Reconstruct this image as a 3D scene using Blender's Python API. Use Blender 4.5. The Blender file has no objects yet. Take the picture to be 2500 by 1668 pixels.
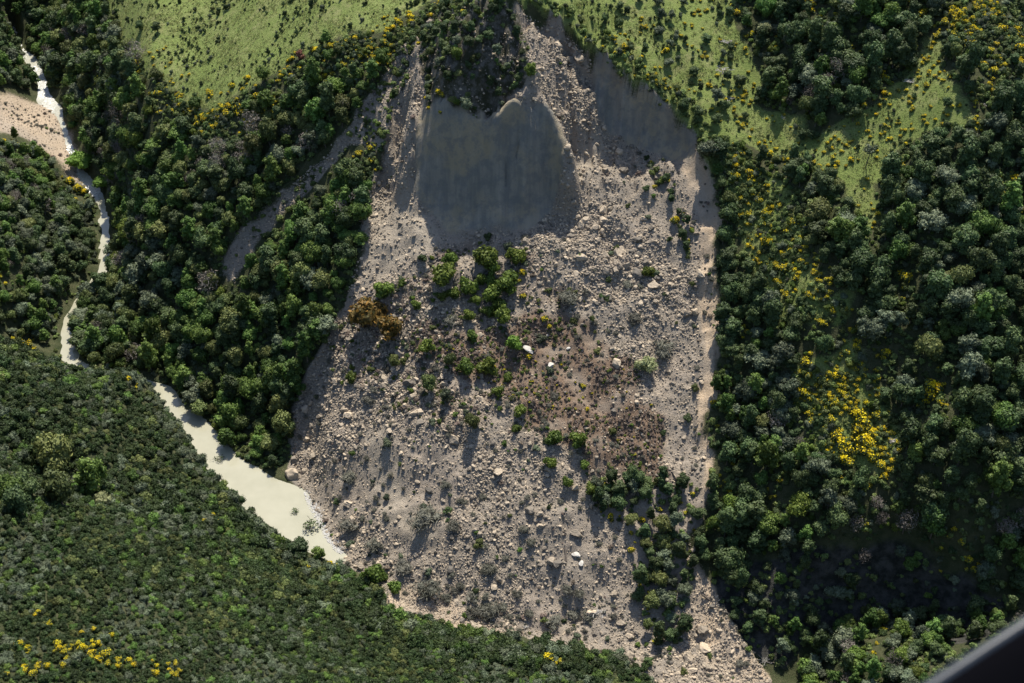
import bpy, math, random
import numpy as np
from mathutils import Vector, Matrix, Euler
SC = bpy.context.scene
COL = SC.collection
# ------------------------------------------------------------------ camera, sky, sun, exposure
CAM_Z = 290.0
cam_data = bpy.data.cameras.new('camera'); cam = bpy.data.objects.new('camera', cam_data); COL.objects.link(cam)
cam.location = (0, 0, CAM_Z); cam.rotation_euler = (math.radians(50), 0, 0)
cam_data.sensor_width = 36; cam_data.angle = math.radians(42); cam_data.clip_start = 0.05; cam_data.clip_end = 6000
cam_data.dof.use_dof = True; cam_data.dof.focus_distance = 370; cam_data.dof.aperture_fstop = 10.0
SC.camera = cam
SUN_EL, SUN_AZ = math.radians(58), math.radians(9)
world = bpy.data.worlds.new('World'); SC.world = world; world.use_nodes = True
wn = world.node_tree; bg = wn.nodes['Background']
sky = wn.nodes.new('ShaderNodeTexSky'); sky.sky_type = 'NISHITA'; sky.sun_disc = False
sky.sun_elevation = SUN_EL; sky.sun_rotation = SUN_AZ; sky.altitude = 300
wn.links.new(sky.outputs[0], bg.inputs[0]); bg.inputs[1].default_value = 0.12
sun_d = bpy.data.lights.new('sun', 'SUN'); sun_d.energy = 5.0; sun_d.angle = math.radians(0.5); sun_d.color = (1, 0.94, 0.82)
sun = bpy.data.objects.new('sun', sun_d); COL.objects.link(sun); sun.location = (60, 300, 500)
sv = Vector((math.sin(SUN_AZ) * math.cos(SUN_EL), math.cos(SUN_AZ) * math.cos(SUN_EL), math.sin(SUN_EL)))
sun.rotation_euler = sv.to_track_quat('Z', 'Y').to_euler()
vs = SC.view_settings; vs.view_transform = 'Standard'; vs.look = 'None'; vs.exposure = 0.72; vs.gamma = 1.0; vs.use_curve_mapping = False
SC.cycles.max_bounces = 5; SC.cycles.diffuse_bounces = 2; SC.cycles.glossy_bounces = 2; SC.cycles.transmission_bounces = 3; SC.cycles.transparent_max_bounces = 4
# ------------------------------------------------------------------ layout estimated from image pixels and assumed heights: terrain heights, rims, zones, positions (metres, plan x y)
CTRL = [(0.0,220.6,3.0),(0.0,246.5,13.5),(0.0,278.2,29.6),(0.0,298.4,37.0),(0.0,327.9,53.4),(0.0,338.1,59.9),(-0.7,341.7,69.4),(-1.3,348.9,85.5),(-1.3,355.3,95.8),(-0.6,364.5,106.7),(1.3,370.3,111.6),(-19.3,228.5,4.0),(-19.9,247.9,11.8),(-20.6,279.8,28.1),(-21.2,299.5,36.0),(-23.0,323.6,50.0),(-23.4,343.1,62.2),(-23.2,346.5,71.0),(-22.3,352.1,83.6),(-21.6,359.2,93.7),(-17.8,371.4,103.3),(-15.3,377.8,107.3),(14.4,218.5,2.0),(15.0,246.6,13.3),(15.5,278.3,29.5),(15.9,297.9,37.4),(17.6,321.9,51.3),(16.6,340.4,62.4),(17.1,345.7,66.8),(16.7,358.1,80.1),(14.1,366.8,89.5),(10.1,377.5,100.2),(10.1,382.6,104.2),(7.5,219.6,2.5),(7.8,246.5,13.4),(8.1,278.3,29.6),(8.3,298.1,37.2),(8.6,327.7,53.6),(8.0,340.2,61.7),(9.2,343.8,71.1),(8.5,350.4,84.6),(6.9,357.0,94.9),(4.3,366.7,105.6),(-27.2,232.3,3.0),(-28.5,249.8,9.7),(-30.7,276.4,22.7),(-31.6,301.4,34.4),(-32.4,325.8,48.4),(-32.1,337.9,56.0),(-31.6,346.3,61.7),(-30.5,359.7,73.7),(-29.2,371.6,86.9),(-26.6,381.9,95.0),(-9.9,224.5,3.5),(-10.2,247.2,12.7),(-10.6,279.0,28.9),(-10.9,298.9,36.5),(-11.8,323.5,50.1),(-12.0,338.2,59.4),(-11.9,342.0,69.2),(-11.7,349.2,85.3),(14.5,327.5,53.7),(12.4,343.9,64.0),(12.3,348.6,73.6),(10.6,354.1,82.4),(25.9,217.2,0.0),(25.9,247.6,12.3),(25.6,279.4,28.5),(25.3,314.5,47.1),(26.1,346.4,66.3),(26.2,356.4,74.2),(25.6,371.1,91.7),(30.7,383.2,97.3),(38.0,393.7,101.1),(34.9,214.4,0.0),(35.3,246.4,13.6),(35.4,278.1,29.7),(36.8,313.0,48.3),(38.0,345.4,67.0),(37.7,357.4,75.1),(39.5,363.2,85.9),(44.2,377.1,91.5),(48.1,397.0,99.5),(49.0,215.9,-2.0),(46.2,247.2,12.6),(46.7,278.6,29.3),(48.5,313.5,47.9),(48.5,342.1,64.4),(49.6,351.7,70.8),(52.0,355.7,78.4),(53.5,368.5,84.1),(55.7,401.4,97.4),(57.3,216.7,-3.0),(55.8,246.8,13.1),(56.4,277.2,30.6),(59.5,310.2,50.4),(59.5,336.5,68.1),(58.6,347.3,76.6),(65.5,367.4,84.7),(69.5,383.4,91.2),(73.5,399.1,98.5),(69.8,214.6,-4.0),(69.4,227.4,5.3),(70.5,243.9,16.4),(71.5,273.4,34.1),(73.7,305.4,54.1),(75.2,326.7,66.9),(80.0,348.7,75.8),(84.5,367.9,84.4),(88.9,398.6,98.7),(87.4,226.5,1.0),(86.1,236.4,21.3),(88.0,264.5,42.5),(86.7,293.8,63.1),(90.3,316.3,74.0),(96.7,337.6,82.6),(99.8,354.8,91.7),(104.4,383.7,105.9),(105.7,228.4,6.0),(104.4,236.6,22.9),(105.1,262.8,44.1),(106.4,291.4,64.9),(107.1,314.6,75.2),(112.4,334.9,84.3),(117.9,358.7,96.9),(122.5,381.4,107.0),(117.4,221.0,8.0),(115.8,234.7,31.7),(116.3,256.4,50.0),(119.5,285.4,69.5),(122.6,316.1,85.9),(129.0,342.4,98.7),(134.2,373.0,111.0),(133.6,225.0,12.0),(132.2,238.7,34.0),(132.7,257.1,49.4),(136.6,286.7,68.6),(141.5,317.5,85.0),(151.8,374.4,110.3),(-35.6,240.7,2.0),(-37.7,256.5,7.7),(-41.3,280.4,18.9),(-42.4,304.5,31.7),(-43.4,329.1,45.9),(-37.4,347.6,57.5),(-39.2,365.0,70.6),(-33.9,379.4,82.7),(-31.4,390.4,90.7),(-27.7,402.7,93.7),(-50.7,257.6,1.0),(-53.6,285.0,14.4),(-55.0,309.2,27.8),(-54.7,332.9,43.2),(-52.8,350.9,55.3),(-50.6,368.1,68.7),(-48.1,379.2,78.1),(-45.8,393.4,87.6),(-45.9,414.7,91.0),(-68.4,288.0,0.5),(-69.5,306.4,12.5),(-70.8,329.9,28.3),(-72.3,354.7,44.4),(-70.6,379.0,62.1),(-68.9,401.5,77.9),(-72.0,432.0,82.7),(-83.0,296.0,0.0),(-84.8,322.1,16.9),(-87.3,358.7,41.6),(-89.0,384.4,58.9),(-88.6,397.2,66.4),(-90.5,423.4,70.5),(-93.8,449.0,74.6),(-104.3,316.0,0.0),(-105.8,331.4,8.9),(-109.0,369.9,33.9),(-111.6,397.9,50.7),(-113.6,413.7,57.1),(-118.0,440.9,61.4),(-122.5,468.3,65.3),(-121.2,330.3,0.5),(-123.9,351.7,11.0),(-126.9,379.7,27.1),(-130.3,409.7,43.7),(-134.1,437.0,54.7),(-138.3,459.9,58.8),(-141.4,476.9,61.2),(-145.2,387.7,0.5),(-149.8,409.2,6.7),(-152.6,427.4,14.0),(-156.0,453.3,27.2),(-160.4,480.5,37.1),(-166.0,511.1,44.7),(-177.7,463.9,5.0),(-181.5,486.5,14.1),(-185.4,511.1,25.1),(-189.9,535.6,33.0),(-212.7,527.8,9.0),(-206.4,517.0,8.5),(-200.8,508.4,8.0),(-197.3,496.1,7.0),(-189.2,489.0,6.5),(-182.3,472.4,6.0),(-177.7,460.6,5.0),(-168.9,444.5,3.0),(-159.7,432.4,0.8),(-153.8,415.9,0.0),(-149.5,399.1,0.0),(-147.5,385.8,0.0),(-150.2,375.5,0.0),(-152.2,368.0,0.0),(-153.4,358.7,0.0),(-151.5,348.8,0.0),(-147.3,335.2,0.0),(-132.9,330.9,0.0),(-112.6,319.1,0.0),(-107.7,311.9,0.0),(-98.9,301.9,0.0),(-93.2,292.2,0.0),(-83.3,281.1,0.0),(-74.4,273.9,0.0),(-66.2,270.4,0.0),(-61.3,261.8,0.0),(-54.1,253.5,0.0),(-48.0,249.1,0.5),(-70.6,284.5,0.3),(-63.2,277.9,0.5),(-58.6,266.5,0.5),(-53.9,257.9,0.6),(-32.4,230.7,4.0),(-20.4,224.8,4.0),(-8.7,221.3,3.0),(36.8,209.0,0.0),(59.9,210.0,-3.0),(77.7,212.6,-5.0),(-195.9,439.5,20.0),(-189.1,446.1,14.0),(-179.4,443.0,8.0),(-182.9,400.3,26.0),(-175.6,414.2,13.0),(-162.6,413.0,4.0),(-174.0,368.6,24.0),(-165.6,381.4,11.0),(-154.2,385.7,4.0),(-169.3,347.5,18.0),(-162.9,357.8,8.0),(-157.2,354.6,3.0),(-162.5,343.9,6.0),(-155.0,340.7,3.0),(-167.3,335.5,12.0),(-208.7,481.4,18.0),(-203.1,462.4,18.0),(-200.2,488.2,9.0),(-191.3,464.1,11.0),(-211.6,492.2,19.0),(-207.6,503.2,15.0),(-212.0,510.9,17.0),(-216.5,513.1,24.0),(-218.8,537.0,20.0),(-221.8,537.7,32.0),(-214.3,536.4,14.0),(-213.1,549.4,18.0),(-151.0,300.5,36.0),(-145.8,304.2,30.0),(-138.1,307.3,21.0),(-124.9,309.7,16.0),(-116.0,312.2,12.0),(-108.9,305.9,6.5),(-99.5,295.2,5.5),(-88.3,283.1,4.5),(-78.8,271.5,3.5),(-71.2,262.1,2.5),(-66.5,255.0,2.0),(-58.0,246.6,2.0),(-41.2,236.7,4.0),(-32.1,227.7,5.0),(-20.2,221.5,5.5),(-2.8,216.2,6.0),(14.0,209.9,7.0),(28.2,204.2,6.0),(-96.1,150.5,80.0),(-110.4,189.1,68.0),(-127.7,236.3,54.0),(-140.6,271.6,44.0),(-121.1,239.0,41.0),(-129.0,241.9,42.0),(-121.1,260.6,38.0),(-105.8,214.4,54.0),(-77.0,162.0,64.0),(-89.6,206.2,48.0),(-106.4,264.3,26.0),(-113.6,290.6,18.0),(-88.0,256.2,17.0),(-79.5,220.7,31.0),(-67.2,170.6,52.0),(-56.0,179.2,40.0),(-62.9,213.3,23.0),(-68.1,238.6,10.0),(-48.4,222.1,12.0),(-43.0,186.4,30.0),(-28.9,193.5,20.0),(-31.1,216.0,9.0),(-13.4,197.1,15.0),(2.7,199.3,12.0),(15.9,201.4,9.0),(87.7,205.7,3.0),(88.4,215.6,4.0),(95.4,200.7,10.0),(102.6,217.4,9.0),(108.6,195.0,18.0),(117.4,207.1,17.0),(120.8,189.2,26.0),(128.0,208.9,20.0),(0.0,120.0,45.0),(-100.0,90.0,90.0),(-220.0,80.0,120.0),(-220.0,180.0,95.0),(100.0,120.0,10.0),(200.0,110.0,50.0),(60.0,60.0,30.0),(-260.0,300.0,60.0),(-330.0,330.0,90.0),(-330.0,200.0,120.0),(-380.0,500.0,110.0),(-300.0,560.0,60.0),(-260.0,640.0,40.0),(-330.0,700.0,90.0),(-180.0,640.0,75.0),(-230.0,590.0,32.0),(-100.0,560.0,100.0),(0.0,470.0,118.0),(0.0,600.0,130.0),(120.0,480.0,140.0),(250.0,430.0,140.0),(250.0,300.0,70.0),(240.0,180.0,50.0),(320.0,350.0,110.0),(350.0,200.0,90.0),(250.0,600.0,190.0),(-100.0,720.0,120.0),(0.0,-100.0,110.0),(200.0,-50.0,120.0),(-250.0,-100.0,190.0),(700.0,0.0,200.0),(700.0,400.0,230.0),(700.0,900.0,260.0),(0.0,900.0,190.0),(-600.0,900.0,170.0),(-700.0,400.0,220.0),(-700.0,0.0,240.0),(-300.0,-300.0,230.0),(300.0,-300.0,200.0)]
RIMS = [[(-3.2,369.1,2),(7.4,380.6,3),(16.9,380.6,4),(24.9,373.6,5),(35.5,365.3,6),(48.9,359.2,6.5),(56.4,351.3,3.2),(59.0,339.9,2),(62.3,328.2,1.2),(61.4,317.0,0.8),(60.5,305.3,0.6),(58.8,293.9,1.0),(55.3,271.8,1.2),(54.7,255.4,1.2),(50.0,245.1,0.5)],[(-63.5,281.2,0.2),(-66.3,301.7,0.6),(-61.8,306.5,0.8),(-55.1,312.8,0.8),(-51.1,321.9,1),(-46.2,335.0,1.2),(-44.1,350.7,1.2),(-40.5,360.2,1.5),(-33.6,373.5,1.2),(-30.0,385.5,2)],[(-91.0,343.8,0.2),(-89.2,352.4,1.0),(-81.3,358.4,1.3),(-68.3,365.5,1.3),(-57.9,368.5,1.3),(-47.9,373.2,1.2),(-42.4,378.4,0.8)]]
RIBS = [[(4.8,357.5,2),(8.3,354.5,5),(11.5,351.9,9),(14.5,348.4,13),(16.4,343.0,14),(16.9,340.6,10)],[(3.2,352.0,2),(1.2,349.7,4),(-2.0,348.0,5),(-4.6,346.8,4.5),(-6.4,345.8,3)],[(-29.3,381.6,2),(-29.8,368.7,4),(-30.8,361.8,7),(-32.1,355.4,8),(-33.8,348.9,5)],[(2.1,346.1,-2.2),(1.2,344.1,-2.2)],[(-1.4,345.1,-2),(-1.7,342.7,-2.4),(-2.0,340.5,-1.5)],[(-15.1,347.8,1.5),(-16.5,344.0,3),(-15.9,340.2,3)],[(5.9,347.1,1.5),(4.0,342.1,3),(3.3,339.1,3)],[(18.2,367.5,2.5),(20.1,362.8,2.5),(20.8,358.2,2)],[(22.9,365.7,2),(25.1,360.6,2)],[(-41.5,371.6,1.2),(-39.1,361.9,1.6),(-36.8,353.2,1.2)],[(12.8,376.8,2),(15.5,370.9,2.5),(16.8,364.9,2)],[(46.3,352.7,1.5),(48.7,346.0,2),(49.7,340.1,1)],[(-10.0,334.6,-1.0),(-3.3,335.9,1.5),(0.7,334.3,0.5)]]
GULLY = [(-20.7,375.8,0),(0.6,359.2,0),(19.5,368.6,0),(20.8,360.1,0)]
RIVER = [(-225.3,552.9,12,1.2),(-215.0,531.9,10,1.2),(-206.8,518.8,9,1.6),(-200.7,508.0,8.2,1.2),(-197.2,495.7,7.2,2.6),(-189.8,489.5,6.6,1.4),(-182.4,472.7,5.8,0.9),(-177.7,460.6,5,1.0),(-168.9,444.5,3,1.0),(-159.4,432.7,0.6,1.4),(-154.3,418.3,0.35,1.5),(-149.4,398.7,0.35,1.3),(-147.3,386.6,0.35,0.8),(-149.1,376.3,0.35,1.2),(-151.3,367.5,0.35,1.3),(-153.2,358.3,0.35,0.9),(-151.3,348.4,0.35,1.1),(-146.5,333.7,0.35,2.2),(-131.7,325.7,0.35,1.5),(-119.3,324.4,0.35,1.6),(-113.1,319.8,0.35,3.0),(-107.8,312.5,0.35,3.0),(-100.7,304.5,0.35,3.6),(-93.6,293.8,0.35,4.6),(-85.7,283.5,0.35,5),(-75.8,275.0,0.35,6.6),(-68.7,270.1,0.35,8.4),(-61.9,261.8,0.35,6.4),(-54.8,254.5,0.35,3.2),(-49.4,250.0,0.35,1.8)]
ZONES = {
 'slip': [(-29.7,386.1),(-24.6,398.1),(-12.6,379.2),(-0.7,372.1),(7.4,380.6),(16.9,380.6),(24.9,373.6),(35.5,365.3),(48.9,359.2),(56.4,351.3),(58.6,340.0),(62.3,328.2),(61.0,311.0),(58.8,293.9),(55.3,271.8),(54.7,255.4),(50.1,248.3),(52.0,239.7),(59.1,225.9),(68.4,212.1),(71.1,207.1),(46.4,194.7),(33.4,210.2),(25.9,216.8),(2.9,221.7),(-13.3,222.7),(-32.2,228.7),(-39.0,238.5),(-45.9,247.0),(-54.5,257.7),(-58.6,265.7),(-63.3,278.6),(-67.4,288.9),(-66.3,301.7),(-61.8,306.5),(-55.1,312.2),(-51.1,321.9),(-46.2,335.0),(-44.1,350.7),(-40.5,360.2),(-37.1,369.6),(-34.0,381.9)],
 'scarp': [(-28.7,360.2),(-29.9,344.5),(-19.3,333.7),(-3.3,334.6),(4.6,332.3),(15.3,339.9),(16.4,345.8),(12.9,350.1),(9.2,351.0),(-0.7,349.5),(-9.8,349.2),(-16.3,350.7)],
 'scarpr': [(25.0,373.8),(35.5,365.3),(48.9,359.1),(56.4,351.6),(55.1,347.1),(44.0,354.9),(33.2,359.5),(26.3,364.0)],
 'lefttop': [(-235.7,525.6),(-224.7,566.6),(-223.9,551.9),(-214.6,527.6),(-205.9,512.1),(-201.0,503.4),(-203.7,495.6),(-210.3,486.8),(-220.4,463.5)],
 'upper': [(-27.7,387.8),(-24.6,399.0),(-12.7,383.3),(-2.0,371.6),(3.3,373.0),(4.3,360.7),(2.0,355.2),(-3.9,348.8),(-10.4,349.2),(-16.3,350.7),(-25.2,357.3),(-27.5,373.1)],
 'chute': [(-31.2,385.6),(-32.9,372.8),(-37.1,367.1),(-39.1,362.0),(-44.9,363.0),(-52.1,365.5),(-61.2,362.8),(-71.8,358.0),(-81.3,351.4),(-85.7,344.8),(-88.6,341.8),(-93.1,349.0),(-87.5,355.0),(-81.2,357.9),(-68.4,365.4),(-58.0,368.8),(-47.2,373.3),(-41.1,381.8),(-34.8,386.9)],
 'leftdebris': [(-217.0,470.3),(-209.9,485.5),(-203.3,493.6),(-191.2,488.9),(-183.3,476.0),(-178.4,461.0),(-170.5,447.4),(-162.1,435.8),(-167.1,436.4),(-175.2,443.2),(-179.5,446.3),(-185.9,450.7),(-192.7,453.7),(-198.9,449.7),(-205.3,434.4)],
 'grassl': [(-170.9,522.7),(-22.3,413.6),(-24.9,405.6),(-32.0,402.8),(-44.6,397.2),(-66.0,403.4),(-83.8,397.9),(-99.7,397.2),(-115.1,412.4),(-128.8,426.3),(-146.7,460.0),(-162.0,494.8)],
 'grassr': [(11.7,395.3),(70.2,407.9),(72.7,389.2),(77.9,377.0),(76.4,366.2),(88.8,350.6),(91.8,345.7),(106.3,346.3),(119.1,358.3),(124.0,367.8),(127.7,357.4),(128.8,341.9),(137.9,329.3),(117.8,333.4),(111.9,331.8),(104.6,322.3),(104.8,310.7),(99.3,306.3),(96.8,318.7),(90.9,329.1),(82.1,344.8),(72.0,347.9),(61.5,351.8),(51.4,359.1),(35.4,367.9),(22.5,383.6)],
 'strip': [(61.5,351.0),(69.1,346.4),(80.8,333.3),(84.9,318.1),(86.6,302.5),(85.8,295.8),(87.4,286.0),(76.7,291.4),(70.6,310.2),(67.0,331.4),(63.6,341.5)],
 'knoll': [(86.5,291.0),(93.0,293.1),(92.8,286.6),(87.9,283.7)],
 'gorsefield': [(77.9,282.5),(87.0,278.0),(92.7,280.1),(100.1,270.4),(103.6,256.8),(100.9,247.0),(88.1,252.2),(79.5,266.1)],
 'tan': [(53.5,350.8),(58.3,342.8),(62.7,329.2),(61.8,311.1),(59.5,293.5),(55.9,271.0),(55.2,251.6),(52.7,252.6),(53.7,272.3),(55.1,285.7),(54.9,296.6),(53.2,306.8),(56.1,312.8),(58.7,320.1),(56.2,328.5),(52.4,341.9)],
 'tanb': [(49.6,243.0),(55.1,235.3),(61.3,223.8),(68.9,211.6),(52.4,205.1),(51.0,218.5),(49.0,231.8)],
 'tant': [(-35.3,237.2),(-25.6,234.7),(-15.9,230.1),(-2.3,226.0),(-2.8,216.3),(-13.2,220.1),(-22.5,223.1),(-33.3,227.4)],
 'fine': [(-43.8,351.4),(-33.0,345.1),(-25.5,339.5),(-19.3,331.1),(-24.4,325.8),(-36.5,325.0),(-48.0,323.7),(-45.7,334.5)],
 'fine2': [(17.7,339.9),(20.8,356.9),(30.6,359.3),(23.4,346.6),(15.3,337.2),(11.3,332.1),(7.2,327.3)],
 'fine3': [(-30.3,262.5),(-22.6,255.0),(-19.9,248.5),(-26.0,246.2),(-33.7,254.6),(-39.4,266.4),(-45.4,282.0),(-37.3,280.4),(-30.5,270.3)],
 'heath': [(0.6,305.4),(16.2,311.7),(27.6,302.6),(33.4,289.1),(43.0,278.0),(42.7,263.0),(27.4,260.1),(12.8,266.3),(3.1,276.1),(-6.9,288.3),(-17.1,293.3),(-27.7,300.2),(-22.6,306.8),(-9.7,309.0)],
 'crestscrub': [(-68.9,400.8),(-44.5,394.1),(-31.1,399.2),(-23.4,403.7),(-19.2,408.4),(-9.9,380.0),(-24.2,390.9),(-27.3,380.3),(-33.3,383.7),(-42.7,385.4),(-55.9,388.2)],
 'gorseline': [(-148.0,461.0),(-128.7,425.4),(-113.0,409.6),(-101.3,396.2),(-83.6,396.2),(-65.9,401.5),(-44.5,395.2),(-43.4,386.7),(-62.0,388.5),(-75.5,387.0),(-88.7,381.3),(-98.3,382.2),(-111.4,397.3),(-132.4,424.2)],
 'trgorse': [(129.1,390.3),(176.9,385.5),(166.5,338.7),(140.9,339.5),(134.5,352.5),(129.4,364.6)],
 'midveg': [(-50.1,325.0),(-36.1,316.1),(-25.7,325.0),(-10.0,330.6),(7.2,326.0),(20.1,311.6),(17.1,292.0),(8.0,269.7),(-11.7,271.0),(-32.1,280.8),(-53.1,297.9),(-55.1,310.1)],
 'slipveg': [(20.6,256.9),(27.5,261.4),(33.5,260.3),(43.3,262.4),(52.7,257.8),(50.0,246.7),(50.2,236.5),(46.5,229.3),(47.3,222.5),(37.8,220.6),(34.1,229.5),(33.3,239.6),(31.8,248.2),(23.5,251.3)],
 'slipveg2': [(41.3,357.0),(48.4,341.9),(55.3,323.9),(52.6,320.9),(48.1,332.9),(42.8,346.0)],
 'deadscrub': [(-27.0,241.1),(-18.4,235.3),(-1.8,231.4),(10.0,229.7),(26.6,232.0),(34.6,225.5),(44.6,218.2),(34.3,207.6),(23.5,216.4),(7.6,223.1),(-8.7,223.6),(-25.5,232.6)],
 'forestl': [(-213.2,572.7),(-171.8,527.6),(-160.3,492.3),(-146.7,460.0),(-128.8,426.3),(-115.0,411.9),(-103.0,397.1),(-83.7,397.1),(-65.9,402.1),(-44.6,395.6),(-30.5,386.5),(-34.0,381.7),(-37.1,368.8),(-40.5,360.2),(-44.2,351.1),(-46.1,334.5),(-51.1,321.9),(-55.1,312.1),(-61.7,306.1),(-66.2,300.9),(-67.2,288.1),(-70.6,284.7),(-78.6,283.4),(-83.4,285.3),(-90.4,294.9),(-100.1,308.2),(-108.3,318.9),(-115.9,325.7),(-121.0,329.5),(-141.1,331.7),(-147.7,343.1),(-149.5,351.1),(-150.0,359.7),(-148.0,370.0),(-143.8,378.8),(-146.6,399.7),(-148.9,415.3),(-152.8,428.2),(-168.7,455.2),(-179.1,471.1),(-187.6,490.1),(-196.5,504.3),(-202.7,517.8),(-215.0,538.3),(-227.2,500.7),(-233.6,529.0)],
 'leftbank': [(-208.9,417.8),(-197.1,443.5),(-191.3,448.9),(-184.7,446.7),(-177.8,442.0),(-164.9,434.1),(-158.0,423.9),(-149.6,390.8),(-153.1,372.0),(-155.6,359.4),(-149.5,333.3),(-157.4,343.2),(-168.1,338.1),(-175.2,312.6)],
 'forestr': [(58.1,349.2),(66.4,345.5),(81.9,343.1),(91.0,329.8),(97.4,318.7),(99.3,306.3),(103.6,311.1),(104.2,323.8),(111.8,334.9),(117.0,335.5),(138.5,328.8),(129.4,341.7),(127.7,357.4),(124.5,367.4),(119.1,358.3),(106.3,346.3),(91.7,345.0),(88.8,350.6),(77.1,366.2),(78.6,376.9),(73.4,389.2),(71.3,411.8),(183.6,385.5),(154.8,224.5),(132.2,225.4),(117.1,227.9),(101.2,237.3),(83.9,238.3),(64.5,240.0),(56.3,236.2),(52.4,240.7),(51.0,246.9),(54.9,254.7),(55.7,271.1),(59.2,293.5),(61.6,311.2),(62.9,329.1),(59.3,340.7)],
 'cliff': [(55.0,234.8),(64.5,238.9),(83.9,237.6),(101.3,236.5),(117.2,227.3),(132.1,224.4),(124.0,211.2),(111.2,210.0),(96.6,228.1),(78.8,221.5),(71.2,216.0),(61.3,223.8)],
 'hillock': [(74.1,204.4),(78.7,220.5),(85.1,227.2),(96.6,228.1),(106.5,221.5),(109.9,206.0),(122.8,208.5),(148.8,220.2),(130.6,173.1),(71.2,190.8)],
 'nearhill': [(-167.7,298.0),(-165.2,329.0),(-144.6,301.8),(-145.8,324.7),(-123.9,307.3),(-120.3,325.5),(-110.7,312.3),(-101.2,300.9),(-89.7,288.3),(-79.7,275.6),(-71.7,264.9),(-66.4,255.8),(-58.0,247.9),(-48.9,246.3),(-41.0,240.8),(-32.8,229.4),(-20.2,223.1),(-2.9,219.9),(8.6,217.6),(24.8,217.4),(34.7,211.6),(43.9,200.9),(42.2,187.5),(-98.2,125.4)],
}
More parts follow.
